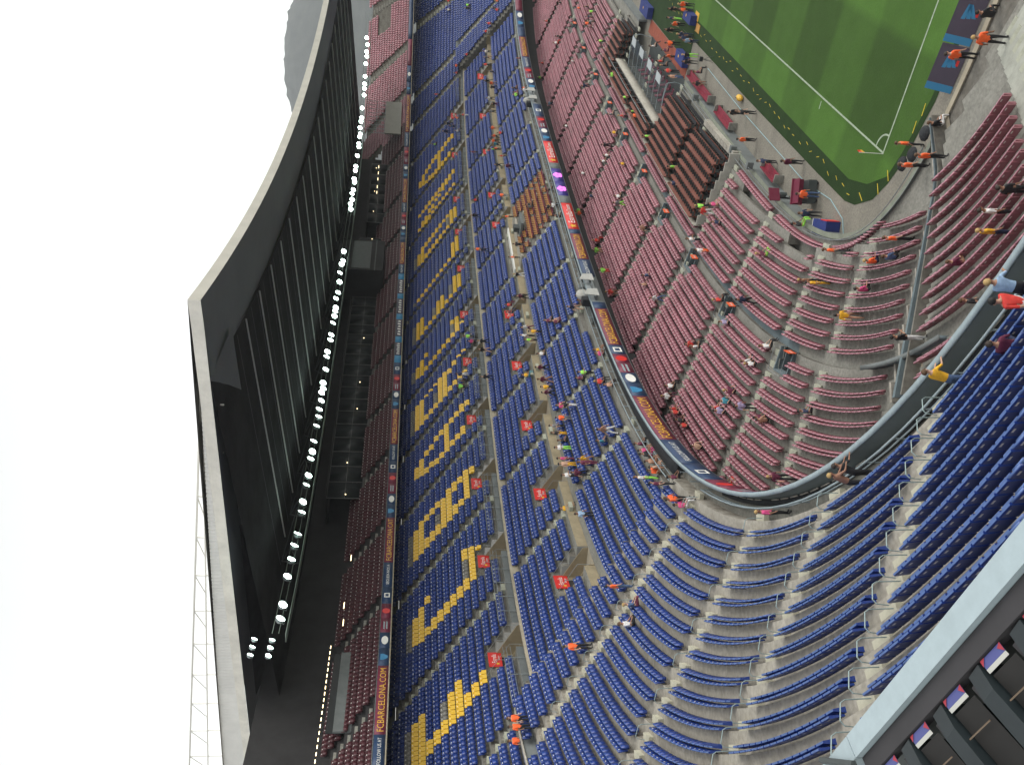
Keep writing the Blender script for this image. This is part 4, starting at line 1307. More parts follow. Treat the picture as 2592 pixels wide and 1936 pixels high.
# ------------------------------------------------------------------ pitchside wall, corner ramp, rails
class Wall:
    """wall following the inner curve"""
    def __init__(self): self.mb = MB()
    def run(self, s0, s1, t, z0, z1, off=0.0, mi=0, step=1.0):
        k = max(1, int((s1 - s0) / step)); ss = np.linspace(s0, s1, k + 1)
        ring = []
        for s in ss:
            w = float(WI(s)) + off
            a = C(s, -w); b = C(s, -w + t)
            ring.append([(a[0], a[1], z0), (a[0], a[1], z1), (b[0], b[1], z1), (b[0], b[1], z0)])
        for p, q in zip(ring[:-1], ring[1:]):
            self.mb.add(p + q, [(0, 1, 5, 4), (1, 2, 6, 5), (2, 3, 7, 6)], mi)
        self.mb.add(ring[0], [(0, 1, 2, 3)], mi); self.mb.add(ring[-1], [(3, 2, 1, 0)], mi)
        return self
w = Wall().run(-100, -10.5, 0.25, 0, 1.05).run(13.5, 74.0, 0.25, 0, 1.05)
wall = w.mb.build('pitchside_wall', [M['grey_wall']])
tag(wall, 'low grey wall between the apron and the maroon seats along the main stand', 'wall')
w = Wall().run(13.5, 74.0, 0.34, 1.053, 1.11, 0.04)
w.mb.build('coping', [mat('pale green coping', (0.20, 0.22, 0.175), 0.8, 0.2, 1.5)], wall)
w = Wall().run(13.5, 74.0, 0.03, 1.12, 1.16, -0.35).run(13.5, 74.0, 0.03, 1.5, 1.55, -0.35)
w.mb.build('handrail', [M['steel']], wall)
w = Wall().run(77.8, 115, 0.25, 0, 0.95)
wall2 = w.mb.build('pitchside_wall', [M['concrete_light']])
tag(wall2, 'low pale wall in front of the maroon seats behind the goal line', 'wall')
w = Wall().run(77.8, 115, 0.36, 0.953, 1.02, 0.06); w.mb.build('coping', [M['cream']], wall2)

# players' ramp in the corner
def ramp():
    e = empty('access_ramp', (0, 0, 0))
    def q(s, ee): p = C(s, -ee); return float(p[0]), float(p[1])
    mb = MB()
    for i in range(12):
        e0 = 19.5 - i * 1.2; e1 = e0 - 1.2
        z0_, z1_ = 0.05 - 0.0 * i, 0.05
        a, b, c_, d_ = q(75.0, e0), q(76.5, e0), q(76.5, e1), q(75.0, e1)
        mb.add([(*a, 0.25), (*b, 0.25), (*c_, 0.25), (*d_, 0.25)], [(0, 1, 2, 3)])
    mb.build('ramp_floor', [M['darkwall']], e)
    for s0, s1, lift, m in ((74.75, 74.95, 0.35, M['concrete_light']), (76.35, 76.6, 0.75, M['slate']), (77.25, 77.4, 0.8, M['riser'])):
        mb = MB()
        for i in range(15):
            e0 = 19.6 - i * 1.0; e1 = e0 - 1.0
            z0_ = z1e(e0) + lift; z1_ = z0_ if lift < 0.4 else z1e(e1) + lift
            a, b, c_, d_ = q(s0, e0), q(s1, e0), q(s1, e1), q(s0, e1)
            mb.add([(*a, 0), (*b, 0), (*c_, 0), (*d_, 0), (*a, z0_), (*b, z0_), (*c_, z1_), (*d_, z1_)],
                   [(4, 5, 6, 7), (0, 1, 5, 4), (1, 2, 6, 5), (2, 3, 7, 6), (3, 0, 4, 7)])
        mb.build('ramp_wall', [m], e)
    mb = MB()
    for i in range(15):
        e0 = 19.6 - i * 1.0; e1 = e0 - 1.0
        for s0, s1 in ((76.6, 77.25), (77.4, 78.3)):
            a, b, c_, d_ = q(s0, e0), q(s1, e0), q(s1, e1), q(s0, e1)
            mb.add([(*a, z1e(e0) + .05), (*b, z1e(e0) + .05), (*c_, z1e(e1) + .05), (*d_, z1e(e1) + .05)], [(0, 1, 2, 3)])
    mb.build('ramp_path', [mat('beige path concrete', (0.40, 0.35, 0.27), 0.9, 0.2, 1.0)], e)
    mb = MB()
    pts = [Vector((*q(75.6, ee), z1e(ee) - 0.1)) for ee in (16, 13, 10, 7, 5)]
    mb.tube(pts, 0.06, 5)
    mb.build('ramp_pipe', [mat('rust red pipe', (0.32, 0.11, 0.08), 0.7)], e)
    tag(e, 'sunken dark access ramp with stepped side walls cutting through the corner seats', 'ramp')
ramp()
w = Sweep(); w.bar(-6.7, -6.55, z1e(6.6), z1e(6.6) + 0.7, 71.5, 80.5)
o = w.build('gangway_screen', [M['slate']]); tag(o, 'slate screen wall across the corner seats near the curved parapet', 'wall')
w = Sweep(); w.bar(-6.75, -6.5, z1e(6.6) + 0.703, z1e(6.6) + 0.74, 71.5, 80.5); w.build('coping', [M['grey_wall']], o)

# handrail hoops along the near aisles of the middle tier
for a in (74.8, 82.0, 89.5, 66.0):
    for i in range(0, 18):
        if a in (74.8, 66.0) and i % 2: continue
        d = 1.5 + 0.77 * i; z = 11.53 + 0.4435 * i
        mb = MB()
        x = -0.45
        pts = [(x, -0.30, -0.1), (x, -0.28, 0.60), (x, -0.2, 0.74), (x, 0.22, 0.86), (x, 0.34, 0.78), (x, 0.38, 0.45)]
        mb.tube(pts, 0.018, 6)
        o = mb.build('handrail_hoop', [mat('grey green hoop rail', (0.28, 0.36, 0.36), 0.45, metal=0.3)])
        o.matrix_world = frame(a, d, z)
        nm = {74.8: 'the aisle in the middle of the curve', 82.0: 'the aisle before the near end block', 89.5: 'the aisle beside the near end block', 66.0: 'the aisle where the curve begins'}[a]
        tag(o, 'grey hoop handrail on %s, %s row up' % (nm, nth(i)), 'handrail', 'hoop handrails')

# ------------------------------------------------------------------ brown bench block, its walls
def bench(s0, s1, e, z, lab):
    E = empty('padded_bench', P3((s0 + s1) / 2, -e, z), ang_out((s0 + s1) / 2))
    L = (s1 - s0) * 0.93 / 2
    MB().prism([(-0.18, 0.34), (-0.2, 0.44), (0.22, 0.46), (0.22, 0.34)], -L, L).build('cushion', [M['brown']], E)
    MB().prism([(0.2, 0.42), (0.27, 0.86), (0.34, 0.88), (0.38, 0.84), (0.3, 0.40)], -L, L).build('backrest', [M['brown']], E)
    mb = MB()
    x = -L
    while x < L:
        mb.box(x, x + 0.05, -0.2, 0.25, 0.46, 0.62); mb.box(x + 0.02, x + 0.05, -0.1, 0.2, 0.0, 0.4)
        x += 0.56
    o = mb.build('armrests', [M['steel_dark']], E); o['kind'] = 'stuff'
    tag(E, lab, 'bench', 'brown benches behind the dugout')
SEC = [(-15.5, -9.6), (-8.4, 2.0), (3.2, 12.7), (13.9, 23.4), (24.6, 33.4)]
SECN = ['farthest section', 'section behind the far half of the dugout', 'section behind the near half of the dugout', 'section just past the dugout', 'section nearest the corner']
for k, e0, z, rng in ROWS1:
    if not (17 <= k <= 23): continue
    for (a, b), nm in zip(SEC, SECN):
        if -9 < a < 10 and k > 18: continue
        bench(a, b, e0 + 0.32, z, 'brown padded bench, %s, %s row down' % (nm, nth(k - 17)))
sw = Sweep()
for k, e0, z, rng in ROWS1:
    if 17 <= k <= 23:
        for a, b in SEC:
            if -9 < a < 10 and k > 18: continue
            sw.strip([(-e0 - 0.79, z + 0.004), (-e0 - 0.42, z + 0.004)], a, b, 0)
o = sw.build('floor_mat', [M['black']], low_tier); o['kind'] = 'stuff'
mb = MB()
for i in range(8):
    e0 = 14.6 - i * 0.8
    mb.box(-0.06, 0.06, -0.4, 0.42, -0.3, 0.62, T=frame(34.0, -e0, z1e(e0)))
o = mb.build('divider_wall', [mat('dull white wall', (0.42, 0.41, 0.37), 0.8, 0.2, 1.0)]); tag(o, 'white stepped wall closing the brown benches toward the corner', 'wall')
mb = MB()
for s in np.arange(24.5, 34, 0.95):
    mb.box(-0.5, 0.5, -0.15, 0.35, 0.0, 0.75, T=frame(float(s), -14.9 + 0.0 * s, 0.85))
o = mb.build('front_ledge', [M['concrete_light']]); tag(o, 'pale ledge in front of the lowest brown benches', 'wall')
w = Sweep(); w.bar(-8.55, -8.45, z1e(8.6), z1e(8.6) + 0.75, -16, 34.1)
o = w.build('glass_divider', [M['concrete_light']]); tag(o, 'thin pale ledge between the maroon seats and the brown benches', 'wall')

# ------------------------------------------------------------------ dugout
e = empty('dugout_shelter', (-10.2, 49.5, 0.0))
clear = mat('smoky shelter glass', (0.10, 0.13, 0.14), 0.08, alpha=0.22)
MB().box(-2.6, 1.3, -9.4, 9.6, 0.004, 0.05).build('dugout_floor', [M['steel_dark']], e)
for i in range(8):
    y0 = -8.6 + i * 2.25
    MB().prism([(y0, 2.42), (y0 + 2.2, 2.42), (y0 + 2.2, 2.47), (y0, 2.47)], -0.2, 1.35).build('roof_panel', [clear], e)
    if i % 2: MB().box(0.35, 1.3, y0 + 0.1, y0 + 2.1, 2.475, 2.49).build('white_sticker', [mat('white shelter panel', (0.42, 0.46, 0.48), 0.4)], e)
    MB().box(-2.45, -2.40, y0, y0 + 2.2, 0.6, 2.4).build('rear_pane', [clear], e)
    MB().add([(-2.4, y0, 2.42), (-2.4, y0 + 2.2, 2.42), (-0.25, y0 + 2.2, 2.48), (-0.25, y0, 2.48)], [(0, 1, 2, 3)]).build('roof_pane', [clear], e)
    mb = MB(); mb.tube([(-2.42, y0, 0), (-2.42, y0, 2.42), (-0.2, y0, 2.5), (1.2, y0, 2.42), (1.32, y0, 2.2)], 0.04, 6); mb.build('frame_rib', [M['steel']], e)
for yy in (-8.65, 9.5):
    MB().add([(-2.4, yy, 0.2), (1.1, yy, 0.2), (1.25, yy, 2.2), (-0.2, yy, 2.46), (-2.4, yy, 2.4)], [(0, 1, 2, 3, 4)]).build('end_pane', [clear], e)
    mb = MB(); mb.tube([(-2.42, yy, 0), (-2.42, yy, 2.42), (-0.2, yy, 2.5), (1.3, yy, 2.3), (1.45, yy, 1.6), (1.2, yy, 0.2)], 0.05, 6); mb.build('frame_rib', [M['rail_blue']], e)
for r_ in range(2):
    for i in range(11):
        T = Matrix.Translation((-1.9 + 1.2 * r_, -7.9 + i * 1.55, 0.35 - 0.3 * r_)) @ Matrix.Rotation(math.pi / 2, 4, 'Z')
        mb = MB(); mb.prism([(-0.25, 0.3), (-0.25, 0.42), (0.2, 0.44), (0.32, 1.1), (0.42, 1.1), (0.3, 0.3)], -0.3, 0.3, T=T)
        mb.build('team_seat', [M['garnet']], e)
tag(e, 'glass dugout shelter with white roof panels beside the touch line', 'dugout')
w = Sweep(); w.bar(-10.95, -10.75, z1e(10.8) - 0.2, z1e(10.8) + 0.9, -11, 13.2)
o = w.build('dugout_rear_wall', [M['concrete_light']]); tag(o, 'pale concrete wall and ledge behind the glass dugout', 'wall')
mb = MB()
for i in range(12):
    mb.tube([P3(-10 + i * 2.1, -10.9, 3.35), P3(-10 + i * 2.1, -10.9, 4.2)], 0.025, 5)
mb.tube([P3(s_, -10.9, 4.2) for s_ in np.linspace(-10, 13.1, 10)], 0.03, 5)
mb.build('handrail', [M['steel']], o)
o = poly_sheet('red_carpet', [(-9.0, 61.5), (-7.4, 61), (-7.3, 42.6), (-9.0, 42.8)], 0.012, M['carpet'])
tag(o, 'rust red carpet laid in front of the dugout', 'carpet')
o = poly_sheet('green_mat', [(-7.3, 66), (-4.9, 66), (-4.9, 42.5), (-7.3, 42.5)], 0.014, VERGE); tag(o, 'dark green turf mat between the tables', 'mat')

# red benches let into the wall, tables, mats
for i, (ya, yb) in enumerate(((32.0, 40.0), (24.8, 29.4), (12.6, 15.6))):
    xx = -7.35 + (0.35 if ya < 16 else 0)
    E = empty('wall_bench', (xx, (ya + yb) / 2, 0))
    L = (yb - ya) / 2
    MB().box(-0.35, 0.2, -L, L, 0.32, 0.44).build('cushion', [M['redbench']], E)
    MB().box(-0.42, -0.34, -L, L, 0.44, 0.8).build('backrest', [M['redbench']], E)
    for yy in (-L - 0.1, L):
        MB().box(-0.42, 0.25, yy, yy + 0.08, 0, 0.75).build('end_wall', [M['concrete']], E)
    tag(E, 'red padded bench set into the pitchside wall, %s' % ['long one right beside the dugout', 'middle one', 'short one nearest the corner flag'][i], 'bench', 'red wall benches')
for i, (x, y, L, W_) in enumerate(((-6.7, 62.8, 4.4, 1.3), (-3.0, 44.1, 2.9, 0.9), (-7.1, 43.9, 3.1, 1.1))):
    E = empty('cloth_table', (x, y, 0))
    MB().box(-W_ / 2, W_ / 2, -L / 2, L / 2, 0.72, 0.76).build('table_top', [M['tablecloth']], E)
    mb = MB(); mb.box(-W_ / 2 - .02, W_ / 2 + .02, -L / 2 - .02, -L / 2, 0.08, 0.757); mb.box(-W_ / 2 - .02, W_ / 2 + .02, L / 2, L / 2 + .02, 0.08, 0.757)
    mb.box(W_ / 2, W_ / 2 + .02, -L / 2, L / 2, 0.08, 0.757); mb.box(-W_ / 2 - .02, -W_ / 2, -L / 2, L / 2, 0.08, 0.757)
    mb.build('cloth_skirt', [M['tablecloth']], E)
    MB().disc((0.1, 0.3, 0.765), (0, 0, 1), 0.16).build('crest', [M['gold']], E)
    tag(E, 'blue cloth table %s' % ['farthest along the touch line', 'nearest the grass', 'in front of the glass dugout'][i], 'table', 'blue tables by the dugout')
for i, (x, y, m_) in enumerate(((-2.6, 42.9, 'gold'), (-3.5, 41.8, 'press'))):
    o = MB().box(-0.4, 0.4, -0.65, 0.65, 0, 0.04).build('pitch_mat', [M[m_]]); o.location = (x, y, 0.03)
    tag(o, 'yellow mat on the grass by the tables' if i == 0 else 'orange mat on the verge by the tables', 'mat')

# corner flag
E = empty('corner_flag', (0.02, 0.02, 0.03))
MB().tube([(0, 0, 0), (0, 0, 1.55)], 0.022, 6).build('pole', [M['white']], E)
MB().prism([(0.0, 1.15), (0.42, 1.2), (0.40, 1.34), (0.0, 1.34)], -0.008, 0.008).build('flag_lower', [M['gold']], E)
MB().prism([(0.0, 1.343), (0.40, 1.343), (0.36, 1.52), (0.0, 1.54)], -0.008, 0.008).build('flag_upper', [M['red']], E)
tag(E, 'corner flag with red and yellow cloth on a pale pole', 'flag')

# advert boards behind the goal line
for i in range(9):
    x = 5.1 + i * 2.46
    E = empty('advert_board', (x + 1.2, -4.35 - 0.055 * i * 1.2, 0.02), -0.06)
    T = Matrix.Rotation(-0.55, 4, 'X')
    MB().box(-1.2, 1.2, -0.03, 0.03, 0, 1.35, T=T).build('panel', [M['board']], E)
    mb = MB()
    mb.box(-1.2, -0.82, -0.036, -0.031, 0.0, 1.35, T=T); mb.build('cyan_bar', [M['cyan']], E)
    mb = MB()
    for x0, z0_, x1, z1_ in ((0.0, 0.95, 0.75, 0.75), (0.1, 0.45, 0.75, 0.72), (0.05, 0.7, 0.6, 0.7)):
        mb.add([T @ Vector(v) for v in ((x0, -0.037, z0_), (x0 + 0.02, -0.037, z0_ - 0.2), (x1, -0.037, z1_ - 0.12), (x1, -0.037, z1_ + 0.08))], [(0, 1, 2, 3)])
    mb.build('emblem', [M['cyan']], E)
    MB().box(0.2, 0.5, -0.037, -0.032, 0.2, 0.33, T=T).build('red_mark', [M['red']], E)
    for sx in (-1, 1):
        MB().tube([(sx * 1.0, 0.7, 1.1), (sx * 1.0, 0.9, 0.0)], 0.02, 5).build('strut', [M['steel_dark']], E)
    tag(E, 'plum advert board with cyan bird emblem behind the goal line, %s from the corner' % nth(i), 'advert board', 'boards behind the goal line')

# umbrellas, television gear, crash pad
for i, (x, y) in enumerate(((3.1, -4.9), (1.75, -4.5), (0.95, -3.9))):
    E = empty('umbrella', (x, y, 0.0))
    MB().ball((0, 0, 1.05), (0.55, 0.55, 0.28), 10, 4, z0=0.0).build('canopy', [M['black']], E)
    MB().tube([(0, 0, 0.3), (0, 0, 1.3)], 0.012, 5).build('shaft', [M['steel_dark']], E)
    E.scale = (0.8, 0.8, 0.9)
    tag(E, 'small black umbrella by the corner flag, %s' % ['farthest along the goal line', 'middle one of three', 'nearest the verge'][i], 'umbrella', 'black umbrellas')
E = empty('television_cart', (-5.6, 6.9, 0), 0.5)
MB().box(-0.8, 0.8, -0.5, 0.5, 0.15, 0.75).build('cart_body', [M['steel_dark']], E)
MB().box(-0.9, 0.9, 0.35, 0.45, 0.75, 1.6).build('screen_back', [M['garnet']], E)
MB().box(-0.85, 0.85, -0.6, 0.36, 1.45, 1.5).build('sun_shade', [M['garnet']], E)
for sx in (-0.6, 0.6):
    MB().tube([(sx, -0.42, 0.13), (sx, -0.34, 0.13)], 0.13, 10).build('wheel', [M['black']], E)
    MB().tube([(sx, 0.34, 0.13), (sx, 0.42, 0.13)], 0.13, 10).build('wheel', [M['black']], E)
tag(E, 'dark television cart with maroon hood on the apron near the corner', 'cart')
E = empty('monitor_stand', (-7.0, 9.4, 0.9), 0.9)
MB().box(-0.5, 0.5, -0.05, 0.05, 0.5, 1.3).build('monitor', [M['garnet']], E)
MB().box(-0.4, 0.4, 0.055, 0.08, 0.6, 1.2).build('screen', [M['white']], E)
MB().box(-0.1, 0.1, -0.2, 0.2, 0, 0.5).build('stand', [M['steel_dark']], E)
tag(E, 'maroon backed monitor on a stand on the wall by the corner', 'monitor')
E = empty('crash_pad', (-6.4, 2.9, 0), 0.35)
MB().box(-0.5, 0.5, -1.0, 1.0, 0, 1.0).build('blue_pad', [M['tablecloth']], E)
MB().box(0.51, 0.56, -1.0, -0.1, 0.1, 1.0).build('red_face', [M['red']], E)
MB().box(-0.5, 0.5, 1.01, 1.06, 0.1, 1.0).build('white_face', [M['white']], E)
tag(E, 'blue and red crash pad against the corner wall', 'pad')
E = empty('tripod_camera', (-4.7, 35.2, 0))
for k in range(3):
    t = k * 2.094
    MB().tube([(0, 0, 1.0), (0.35 * math.cos(t), 0.35 * math.sin(t), 0)], 0.02, 5).build('leg', [M['steel_dark']], E)
MB().box(-0.2, 0.2, -0.12, 0.12, 1.0, 1.3).build('camera_body', [M['black']], E)
tag(E, 'small camera on a tripod on the apron by the blue tables', 'camera')
for i, (x, y) in enumerate(((-7.6, 33.5), (-7.7, 20.6), (-7.3, 16.2))):
    E = empty('speaker_bracket', (x - 0.25, y, 1.1))
    MB().box(-0.3, 0.3, -0.2, 0.2, 0.1, 0.6).build('speaker_box', [M['grey_wall']], E)
    mb = MB(); mb.tube([(-0.3, -0.5, 0.0), (-0.1, -0.4, 0.5), (-0.1, 0.5, 0.5), (-0.3, 0.6, 0)], 0.03, 5); mb.build('bracket', [M['steel']], E)
    tag(E, 'grey equipment box on the pitchside wall, %s' % ['next to the long red bench', 'below the white stepped wall', 'above the short red bench'][i], 'equipment', 'boxes on the pitchside wall')
E = empty('equipment_bag', (-5.0, 20.6 + 4.5, 0.0))
MB().ball((0, 0, 0.28), (0.28, 0.5, 0.28), 10, 6).build('bag_body', [M['gold']], E)
mb = MB(); mb.tube([(0, -0.2, 0.5), (0, 0, 0.66), (0, 0.2, 0.5)], 0.02, 5); mb.build('strap', [M['black']], E)
tag(E, 'yellow equipment bag on the apron beside two people in black', 'bag')

mb = MB(); mb.tube([(-5.75, 36, 0.03), (-5.9, 24, 0.03), (-5.75, 14, 0.03), (-5.7, 8.8, 0.03), (-5.0, 4.4, 0.03), (-5.3, 2.0, 0.03), (-6.1, 1.2, 0.03)], 0.035, 5)
o = mb.build('water_hose', [mat('pale blue hose', (0.24, 0.36, 0.38), 0.6)]); tag(o, 'long pale blue hose lying along the apron beside the verge', 'hose')

# ------------------------------------------------------------------ press desks and camera positions on the middle tier
e = empty('press_desks', P3(0.1, 2.6, 11.2))
def sub(o):
    o.matrix_parent_inverse = Matrix.Translation(-e.location); o.parent = e; return o
for i in range(7):
    z = 11.2 + 0.485 * i; d = 2.6 + 0.85 * i
    sw = Sweep(); sw.bar(d + 0.02, d + 0.30, z + 0.55, z + 0.72, PRESS[0], PRESS[1]); sub(sw.build('desk', [M['steel_dark']]))
    sw = Sweep(); sw.strip([(d, z + 0.005), (d + 0.85, z + 0.005)], PRESS[0], PRESS[1]); sub(sw.build('floor_cover', [M['black']]))
for s_ in PRESS:
    mb = MB()
    for i in range(7):
        mb.box(-0.06, 0.06, 0.0, 0.85, 0, 1.0, T=frame(s_, 2.6 + 0.85 * i, 11.2 + 0.485 * i))
    sub(mb.build('side_panel', [M['darkwall']]))
tag(e, 'block of dark press desks stepping down between the blue seats', 'press desks')
pm = None
for i in range(7):
    z = 11.2 + 0.485 * i; d = 2.6 + 0.85 * i
    for k, s_ in enumerate(np.arange(-6.1, 6.6, 0.62)):
        if rnd.random() < 0.08 or (i > 4 and -3 < s_ < 2): continue
        if pm is None:
            mb = MB()
            mb.prism([(-0.2, 0.38), (-0.2, 0.45), (0.2, 0.45), (0.2, 0.38)], -0.22, 0.22, 1)
            for j in range(4):
                y0 = 0.2 + 0.02 * j
                mb.prism([(y0, 0.46 + 0.1 * j), (y0 + .02, 0.53 + 0.1 * j), (y0 + .08, 0.53 + 0.1 * j), (y0 + .06, 0.46 + 0.1 * j)], -0.24, 0.24, 0)
            mb.box(-0.03, 0.03, 0.2, 0.3, 0, 0.9, 1)
            pm = mb.build('press_chair', [M['press'], M['garnet']]); o = pm
        else:
            o = link('press_chair', pm.data)
        o.matrix_world = frame(float(s_), d + 0.5, z)
        tag(o, 'orange slatted press seat, %s desk row up from the red adverts' % nth(i), 'seat', 'press seats row %s' % nth(i))
e = empty('studio_platform', P3(1.0, 8.6, 14.6), ang_out(1.0))
MB().box(-6.2, 6.2, 0.0, 1.9, 0.02, 0.25).build('deck', [M['concrete_light']], e)
MB().box(-6.2, 5.0, 1.85, 2.6, 0.25, 0.95).build('white_counter', [M['white']], e)
MB().box(-1.6, 1.4, -2.1, 0.0, -0.2, 0.1).build('grey_deck', [M['grey_wall']], e)
mb = MB(); mb.box(-0.5, 0.6, -0.9, -0.3, 0.1, 0.8); mb.build('console', [M['steel_dark']], e)
tag(e, 'white studio counter and grey deck above the press desks', 'platform')
for i, s_ in enumerate((30.2, -25.6)):
    e = empty('camera_gantry', P3(s_, 0.2, 10.6), ang_out(s_))
    MB().box(-2.3, 2.3, -0.7, 2.3, 0.35, 0.5).build('deck', [M['grey_wall']], e)
    mb = MB()
    for x in (-2.3, 0, 2.3):
        mb.tube([(x, -0.7, 0.5), (x, -0.7, 1.6)], 0.03, 5)
    mb.tube([(-2.3, -0.7, 1.6), (2.3, -0.7, 1.6)], 0.03, 5); mb.tube([(-2.3, -0.7, 1.1), (2.3, -0.7, 1.1)], 0.025, 5)
    mb.build('guard_rail', [M['steel']], e)
    for x in (-1.6, 1.5):
        MB().add([(x - .7, -0.76, 0.2), (x + .7, -0.76, 0.2), (x + .62, -0.74, 1.15), (x - .5, -0.74, 1.6)], [(0, 1, 2, 3)]).add([(x - .7, -0.70, 0.2), (x + .7, -0.70, 0.2), (x + .62, -0.68, 1.15), (x - .5, -0.68, 1.6)], [(3, 2, 1, 0)]).build('white_banner', [mat('grubby white banner', (0.42, 0.42, 0.40), 0.8, 0.15, 2.0)], e)
    mb = MB()
    mb.ball((0.1, 0.5, 1.2), (0.75, 0.5, 0.72), 9, 5, z0=-0.9); mb.build('cloth_cover', [mat('white camera cloth', (0.40, 0.39, 0.36), 0.8, 0.15, 3.0)], e)
    MB().box(-1.5, -0.7, 0.2, 0.9, 0.5, 1.5).build('camera_body', [M['black']], e)
    MB().box(1.2, 2.1, 0.2, 1.2, 0.5, 1.3).build('equipment_case', [M['grey_wall']], e)
    tag(e, 'camera gantry with white cloth covered camera breaking the adverts, %s' % ('near one' if i == 0 else 'far one beyond the red adverts'), 'gantry', 'camera gantries')

# ------------------------------------------------------------------ parapet right below the camera
e = empty('near_parapet', (13.0, -46.4, 25.0))
def np_(mb, name, m):
    o = mb.build(name, [m], e); o.matrix_parent_inverse = Matrix.Translation(-e.location); return o
cap = mat('worn pale blue capping', (0.36, 0.44, 0.47), 0.5, 0.08, 9.0)
YF = lambda x: -46.12 - (x - 13.0) * 0.12
def slab(mb, x0, x1, off0, off1, z0, z1, zt=None):
    v = []
    for z in (z0, z1):
        for x, o_ in ((x0, off0), (x1, off0), (x1, off1), (x0, off1)):
            v.append((x, YF(x) - o_, z))
    mb.add(v, [(3, 2, 1, 0), (4, 5, 6, 7), (0, 1, 5, 4), (1, 2, 6, 5), (2, 3, 7, 6), (3, 0, 4, 7)])
for x0, x1 in ((8.5, 13.62), (13.63, 17.6), (17.61, 21.5)):
    mb = MB(); slab(mb, x0, x1, 0.0, 0.128, 25.9, 26.0); np_(mb, 'capping', cap)
mb = MB(); slab(mb, 8.5, 21.5, 0.03, 0.08, 24.6, 25.9); np_(mb, 'front_sheet', M['grey_wall'])
dk = mat('dark back sheet', (0.034, 0.032, 0.035), 0.7, 0.15, 3.0)
mb = MB(); slab(mb, 13.63, 21.5, 0.131, 0.235, 25.90, 25.965); np_(mb, 'inner_ledge', dk)
teal = mat('teal grey bracket', (0.016, 0.023, 0.026), 0.5, 0.2, 4.0)
for k in range(18):
    x = 13.74 + k * 0.362
    y = YF(x) - 0.24
    mb = MB()                                                    # padded bracket rib
    mb.prism([(y, 25.955), (y - 0.12, 25.95), (y - 0.45, 25.86), (y - 0.95, 25.70), (y - 0.95, 25.4), (y, 25.6)], x - 0.115, x - 0.02)
    np_(mb, 'bracket', teal)
    mb = MB()
    mb.prism([(y - 0.02, 25.93), (y - 0.45, 25.80), (y - 0.95, 25.63), (y - 0.95, 25.4), (y, 25.6)], x - 0.165, x - 0.116)
    np_(mb, 'bracket_flange', dk)
    T = lambda a, o_, z: (x + a, YF(x + a) - 0.24 - o_, z)
    mb = MB(); mb.add([T(0.0, 0.0, 25.95), T(0.165, 0.0, 25.95), T(0.165, 0.042, 25.945), T(0.0, 0.042, 25.945)], [(3, 2, 1, 0)])
    np_(mb, 'blue_strip', mat('blue printed strip', (0.075, 0.085, 0.26), 0.5))
    mb = MB(); mb.add([T(0.0, 0.043, 25.946), T(0.165, 0.043, 25.946), T(0.165, 0.062, 25.94), T(0.0, 0.062, 25.94)], [(3, 2, 1, 0)])
    np_(mb, 'white_strip', mat('printed white strip', (0.50, 0.50, 0.46), 0.6))
    mb = MB(); mb.add([T(0.135, 0.015, 25.953), T(0.166, 0.0, 25.953), T(0.166, 0.043, 25.949)], [(2, 1, 0)])
    np_(mb, 'red_corner', mat('red printed corner', (0.36, 0.03, 0.05), 0.5))
    mb = MB(); mb.add([T(0.0, 0.0, 25.953), T(0.035, 0.0, 25.953), T(0.0, 0.03, 25.951)], [(2, 1, 0)])
    np_(mb, 'red_corner', MATS['red printed corner'])
    mb = MB(); mb.add([T(0.0, 0.07, 25.93), T(0.19, 0.07, 25.93), T(0.19, 0.8, 25.70), T(0.0, 0.8, 25.70)], [(3, 2, 1, 0)])
    np_(mb, 'back_sheet', mat('brown black tray', (0.010, 0.009, 0.008), 0.7, 0.3, 5.0))
    mb = MB(); mb.tube([T(0.0, 0.19, 25.92), T(0.185, 0.19, 25.92)], 0.004, 4); np_(mb, 'wire', mat('copper wire', (0.16, 0.11, 0.07), 0.5))
mb = MB(); slab(mb, 8.5, 21.5, 0.25, 2.0, 24.75, 24.85); np_(mb, 'trough_floor', dk)
mb = MB(); mb.tube([(13.3, YF(13.3) + 0.01, 26.02), (13.62, YF(13.62) - 0.16, 26.02)], 0.02, 5); np_(mb, 'joint_bar', M['steel_dark'])
tag(e, 'pale blue capped parapet with dark bracketed rear, right below the viewer', 'parapet')
sw = Sweep(); sw.strip([(17.6, 24.55), (34, 24.6)], 88, 116, 0); sw.strip([(18.6, 24.9), (34, 24.9)], 88, 116, 0)
o = sw.build('top_tier_slab', [M['concrete']]); tag(o, kind='structure')

# ------------------------------------------------------------------ people
SKIN = [(0.42, 0.23, 0.15), (0.36, 0.19, 0.12), (0.50, 0.30, 0.21), (0.26, 0.13, 0.08)]
CLO = {'o': ('orange vest', (0.95, 0.14, 0.03)), 'g': ('yellow green vest', (0.33, 0.78, 0.10)), 'w': ('white', (0.72, 0.71, 0.70)), 'k': ('black', (0.015, 0.015, 0.018)), 'm': ('garnet striped', (0.13, 0.018, 0.05)),
       'y': ('yellow', (0.75, 0.40, 0.02)), 'n': ('navy', (0.02, 0.03, 0.075)), 'r': ('red', (0.62, 0.045, 0.035)), 'b': ('blue denim', (0.07, 0.12, 0.24)), 't': ('tan', (0.40, 0.19, 0.11)), 'p': ('pink', (0.62, 0.07, 0.22)),
       'l': ('light blue', (0.30, 0.43, 0.60)), 'c': ('teal', (0.05, 0.25, 0.33)), 'v': ('lavender', (0.36, 0.30, 0.47)), 'e': ('grey', (0.20, 0.20, 0.21)), 's': ('bare legged', (0.40, 0.22, 0.15))}
